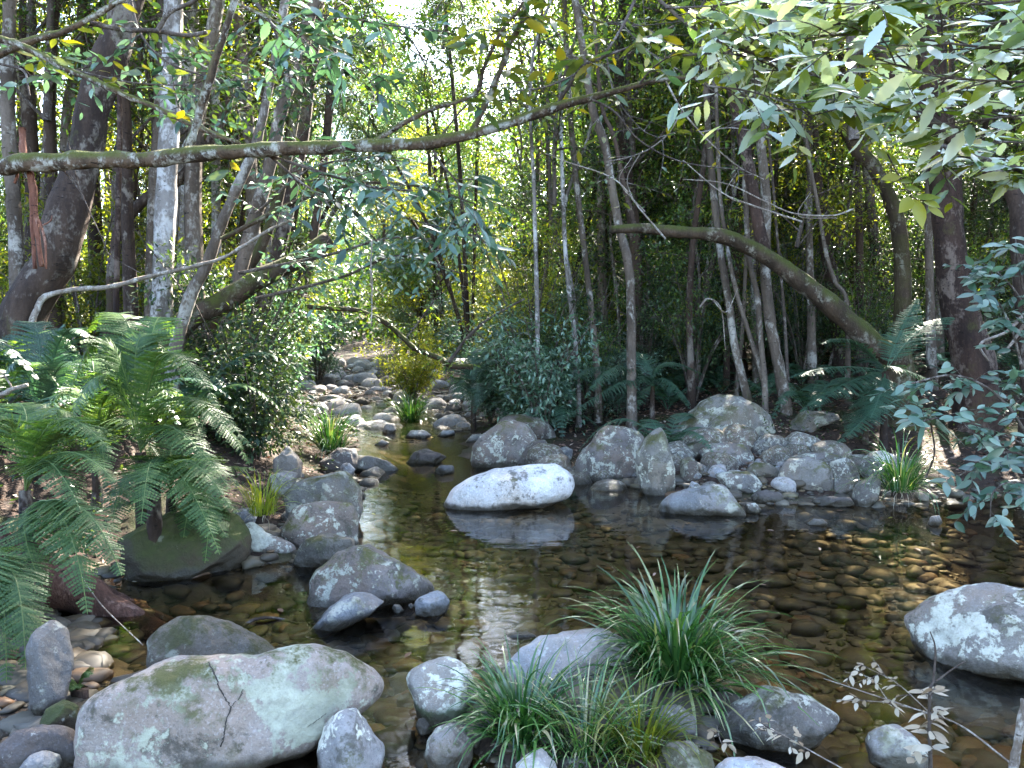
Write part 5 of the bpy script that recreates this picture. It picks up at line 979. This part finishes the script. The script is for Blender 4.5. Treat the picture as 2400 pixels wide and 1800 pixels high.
# ------------------------------------------------------------------ tussocks
def tussock(label, u, v, d, n, ln, wd, mat, seed, spread=1.0, name='grass_tussock', stiff=.5, zoff=.0):
    c = pt(u, v, d); zg = hz(c[0], c[1]) if zoff is None else c[2] + zoff; base = np.array([c[0], c[1], zg]); rs = np.random.default_rng(seed); V = []; F = []; R = []; k = 0
    for b in range(n):
        az = rs.uniform(0, 6.283); tilt = abs(rs.normal(.28, .36)) * spread; L = ln * rs.uniform(.45, 1.15); w = wd * rs.uniform(.6, 1.2)
        d0 = np.array([math.cos(az) * math.sin(tilt), math.sin(az) * math.sin(tilt), math.cos(tilt)]); hd = np.array([math.cos(az), math.sin(az), 0])
        p = np.array([math.cos(az), math.sin(az), 0]) * rs.uniform(0, 1) ** .6 * ln * .22; bend = rs.uniform(1.0, 3.2) * (1.2 - stiff); th = tilt; sdv = np.cross(hd, [0, 0, 1.0]); sdv = unit(sdv + rs.normal(0, .25, 3)); m = 9
        yaw = rs.normal(0, .25)
        for s in range(m + 1):
            f = s / m; wv = w * .5 * (1 - f ** 2.2) + .0006; V += [p + sdv * wv, p - sdv * wv]
            th = min(2.9, tilt + bend * 1.5 * max(0, f - .18) ** 1.15); a2 = az + yaw * f
            p = p + np.array([math.cos(a2) * math.sin(th), math.sin(a2) * math.sin(th), math.cos(th)]) * L / m
        for s in range(m): F.append([k + 2 * s, k + 2 * s + 1, k + 2 * s + 3, k + 2 * s + 2])
        R += [rs.random()] * m; k += 2 * (m + 1)
    r = thing(name, label, 'grass', base); obj('blades', mesh_np('blades', V, F, M[mat], R, smooth=True), r)
    DV = []; DF = []; DR = []; k = 0       # last year's straw, slumped round the foot
    for b in range(n // 5):
        az = rs.uniform(0, 6.283); q = np.array([math.cos(az), math.sin(az), 0]); p = q * ln * rs.uniform(.05, .2); L = ln * rs.uniform(.2, .55); th = rs.uniform(.4, 1.5); sv = np.cross(q, [0, 0, 1.0]) + rs.normal(0, .3, 3)
        for s_ in range(5):
            DV += [p + sv * wd * .35 * (1 - s_ / 5), p - sv * wd * .35 * (1 - s_ / 5)]; th = min(2.9, th + rs.uniform(.1, .6)); p = p + (q * math.sin(th) + np.array([0, 0, math.cos(th)]) + rs.normal(0, .15, 3)) * L / 5
        for s_ in range(4): DF.append([k + 2 * s_, k + 2 * s_ + 1, k + 2 * s_ + 3, k + 2 * s_ + 2])
        DR += [rs.random()] * 4; k += 10
    obj('dead_blades', mesh_np('dead_blades', DV, DF, M['pale_dead_leaf'], DR, smooth=True), r)
    T = Tubes(); T.add(np.array([[0, 0, -.06], [0, 0, .0], [0, 0, .035]]), ln * .12, ln * .05, 9, .5, seed); obj('root_mat', T.mesh('root_mat', M['bark_brown']), r)
    return r
tussock('largest dark green tussock arching over the foreground slab', 1585, 1605, 3.5, 520, .57, .0165, 'grass', 301, 1.4)
tussock('dense tussock at the bottom centre left of the largest one', 1225, 1750, 3.05, 340, .40, .0135, 'grass', 302, 1.1)
tussock('bright small tussock at the bottom edge between its bigger neighbours', 1500, 1790, 2.95, 230, .36, .008, 'grass_yellow', 303, 1.1)
tussock('sunlit tussock sheaf leaning right of the bottom centre tussock', 1370, 1790, 2.95, 230, .40, .008, 'grass', 308, 1.1)
tussock('dark drooping tussock at the water edge under the right shrub', 2110, 1150, 7.5, 260, .62, .011, 'grass', 304, 1.2)
tussock('bright yellow green tussock catching sun on the left bank', 615, 1205, 5.7, 90, .42, .008, 'grass_yellow', 305, .9)
tussock('dark tussock overhanging the left side of the channel', 775, 1055, 10.2, 260, .75, .013, 'grass', 306, 1.2)
tussock('rounded tussock among the pale stones of the riffle', 962, 990, 15.8, 260, .75, .018, 'grass', 307, 1.2)

# ------------------------------------------------------------------ right edge shrub and small plants
b = branch_thing('glossy_shrub', 'glossy blue green leaved shrub leaning in from the right edge', 'P', [
 ([(2480,1260),(2420,1050),(2340,930),(2240,880),(2130,900)], 9, 4, 5.4, 5.2), ([(2420,1050),(2300,1000),(2200,980),(2130,1000)], 6, 3, 5.4, 5.1), ([(2420,1000),(2380,800),(2330,700),(2260,680)], 7, 3, 5.5, 5.4), ([(2440,900),(2400,720),(2340,640),(2310,620)], 6, 3, 5.5, 5.4), ([(2440,1080),(2360,1060),(2290,1090),(2240,1120)], 6, 3, 5.3, 5.0), ([(2460,1180),(2390,1130),(2330,1150),(2320,1220)], 5, 3, 5.2, 5.0), ([(2420,760),(2390,640),(2380,560)], 5, 3, 5.5, 5.4)], 'twig', cat='shrub', seed=110)
leafy(*b[:2], b[2], 84, 7, .28, .10, .040, 'leaf_teal', 111, 'leaf', .25, (.1, 1), nb=(-.2, -.6, .8))
b = branch_thing('rosette_plant', 'drooping rosette of long blue green leaves at the shrub foot', 'P', [([(2170,1120),(2190,1060),(2180,985)], 5, 4, 5.6, 5.4)], 'twig', cat='plant', seed=112)
Lv = Leaves(); rs = np.random.default_rng(113); top = b[2][0][-1]
for k in range(26):
    az = k * 2.4; el = rs.uniform(-.7, .45); D = np.array([math.cos(az) * math.cos(el), math.sin(az) * math.cos(el), math.sin(el)]); Lv.add(top - b[1] + rs.normal(0, .02, 3), D, [0, 0, 1.0], rs.uniform(.14, .24), .035)
obj('foliage', Lv.mesh('foliage', M['leaf_teal'], rs, 'leaf'), b[0])
# dried twigs with pale leaves at the bottom right
b = branch_thing('dried_twig', 'dead twig with shrivelled pale leaves slanting across the bottom right', 'P', [([(2370,1790),(2250,1700),(2140,1660),(2020,1620),(1930,1590)], 5, 2, 2.6, 2.9), ([(2180,1672),(2100,1600),(2010,1555)], 3, 1.5, 2.7, 2.8), ([(2140,1660),(2060,1645),(1960,1640)], 3, 1.5, 2.75, 2.9), ([(2080,1640),(2040,1590),(1980,1575)], 2.5, 1.5, 2.8, 2.9)], 'twig_pale', cat='twig', seed=120)
leafy(*b[:2], b[2][1:], 16, 3, .06, .036, .016, 'pale_dead_leaf', 121, 'leaf', .4, (.3, 1))
b = branch_thing('dried_twig', 'upright dead stem with a forked top at the bottom right', 'P', [([(2182,1810),(2178,1700),(2180,1620),(2188,1590),(2192,1520),(2180,1480)], 9, 3, 2.55, 2.6), ([(2190,1600),(2230,1570),(2262,1550)], 5, 3, 2.58, 2.6)], 'twig', cat='twig', seed=122)
leafy(*b[:2], b[2][:1], 14, 3, .07, .05, .026, 'pale_dead_leaf', 123, 'leaf', .5, (.05, .4))
b = branch_thing('dried_twig', 'fine dead stalk arching under the pale wedge stone', 'P', [([(1990,1810),(1900,1760),(1830,1720),(1790,1705),(1765,1715)], 3, 2, 2.7, 2.9), ([(1720,1800),(1690,1740),(1680,1700)], 2.5, 1.5, 2.8, 2.9)], 'twig_pale', cat='twig', seed=124)
leafy(*b[:2], b[2], 12, 3, .06, .04, .02, 'pale_dead_leaf', 125, 'leaf', .3)
b = branch_thing('dead_branch', 'pale broken stake standing at the right bottom edge', 'P', [([(2370,1840),(2385,1740),(2402,1640)], 24, 18, 2.4, 2.4)], 'twig_pale', cat='stick', seed=126)
fl = []
for q in range(3):
    Lv = Leaves(); Lv.add(np.zeros((1, 3)), [1, 0, 0], [0, .1, 1], .055 + .012 * q, .024); fl.append(Lv.mesh('floating_leaf', M['dead_leaf' if q else 'leaf_yellow'], np.random.default_rng(900 + q), 'leaf'))
rr = random.Random(905)
for q in range(26):
    d = rr.uniform(3.4, 7.4); x = rr.choice((rr.uniform(-.30, -.12), rr.uniform(.05, .5), rr.uniform(-.33, .5))) * d
    if hz(x, d) > -.03: continue
    tag(obj('floating_leaf', rr.choice(fl), None, (x, d, .006), (0, 0, rr.uniform(0, 6.28)), rr.uniform(.7, 1.2)), 'small fallen leaf floating on the still pool', 'leaf', 'leaves floating on the pool')
# leaf litter: uncountable
rs = np.random.default_rng(130)
def litter(n, X, Y, L, label, name, mat):
    s = sdist(X, Y); k = s > -.05; X, Y = X[k], Y[k]; Z = height(X, Y) + .012; m = len(X); Lv = Leaves(); az = rs.uniform(0, 6.28, m)
    Lv.add(np.stack([X, Y, Z], 1), np.stack([np.cos(az), np.sin(az), rs.normal(.1, .25, m)], 1), unit(rs.normal(0, .35, (m, 3)) + [0, 0, 1]), L * rs.uniform(.6, 1.3, m), L * .38)
    tag(obj(name, Lv.mesh(name, M[mat], rs, 'small')), label, kind='stuff')
def cover(name, label, n, X, Y, hmax, L, W, mat, seed):
    rs = np.random.default_rng(seed); sd = sdist(X, Y); k = (sd > .25) & (vnoise(np.stack([X, Y, 0 * X], 1) * .9, seed) > -.25); X, Y = X[k], Y[k]; m = len(X); q = 7; Lv = Leaves(); Z = height(X, Y)
    for i in range(q):
        Lv.add(np.stack([X, Y, Z + .02 + hmax * rs.random(m) ** 1.5], 1) + rs.normal(0, .07, (m, 3)) * [1, 1, .3], unit(rvec(rs, m) * [1, 1, .5]), unit(rvec(rs, m) * .6 + [0, 0, 1]), L * rs.uniform(.6, 1.2, m), W)
    tag(obj(name, Lv.mesh(name, M[mat], rs, 'small')), label, kind='stuff')
cover('ground_cover', 'low leafy undergrowth carpeting the left bank', 0, rs.uniform(-9, -1.6, 2600), rs.uniform(4.6, 17, 2600), .38, .06, .026, 'leaf_dark', 251)
cover('ground_cover', 'low dark undergrowth patches on the right bank', 0, rs.uniform(-.5, 13, 3200), rs.uniform(9.6, 20, 3200), .34, .06, .026, 'leaf_dark', 252)
litter(0, rs.uniform(.2, 12, 16000), rs.uniform(8, 20, 16000), .075, 'brown fallen leaves covering the right bank slope', 'leaf_litter', 'dead_leaf')
litter(0, rs.uniform(-9, -1.4, 9000), rs.uniform(2, 14, 9000), .07, 'brown fallen leaves under the left bank ferns', 'leaf_litter', 'dead_leaf')
litter(0, rs.uniform(-2.4, 1.6, 1600), rs.uniform(2.2, 3.6, 1600), .04, 'small dry leaves caught between the foreground stones', 'leaf_litter', 'dead_leaf')
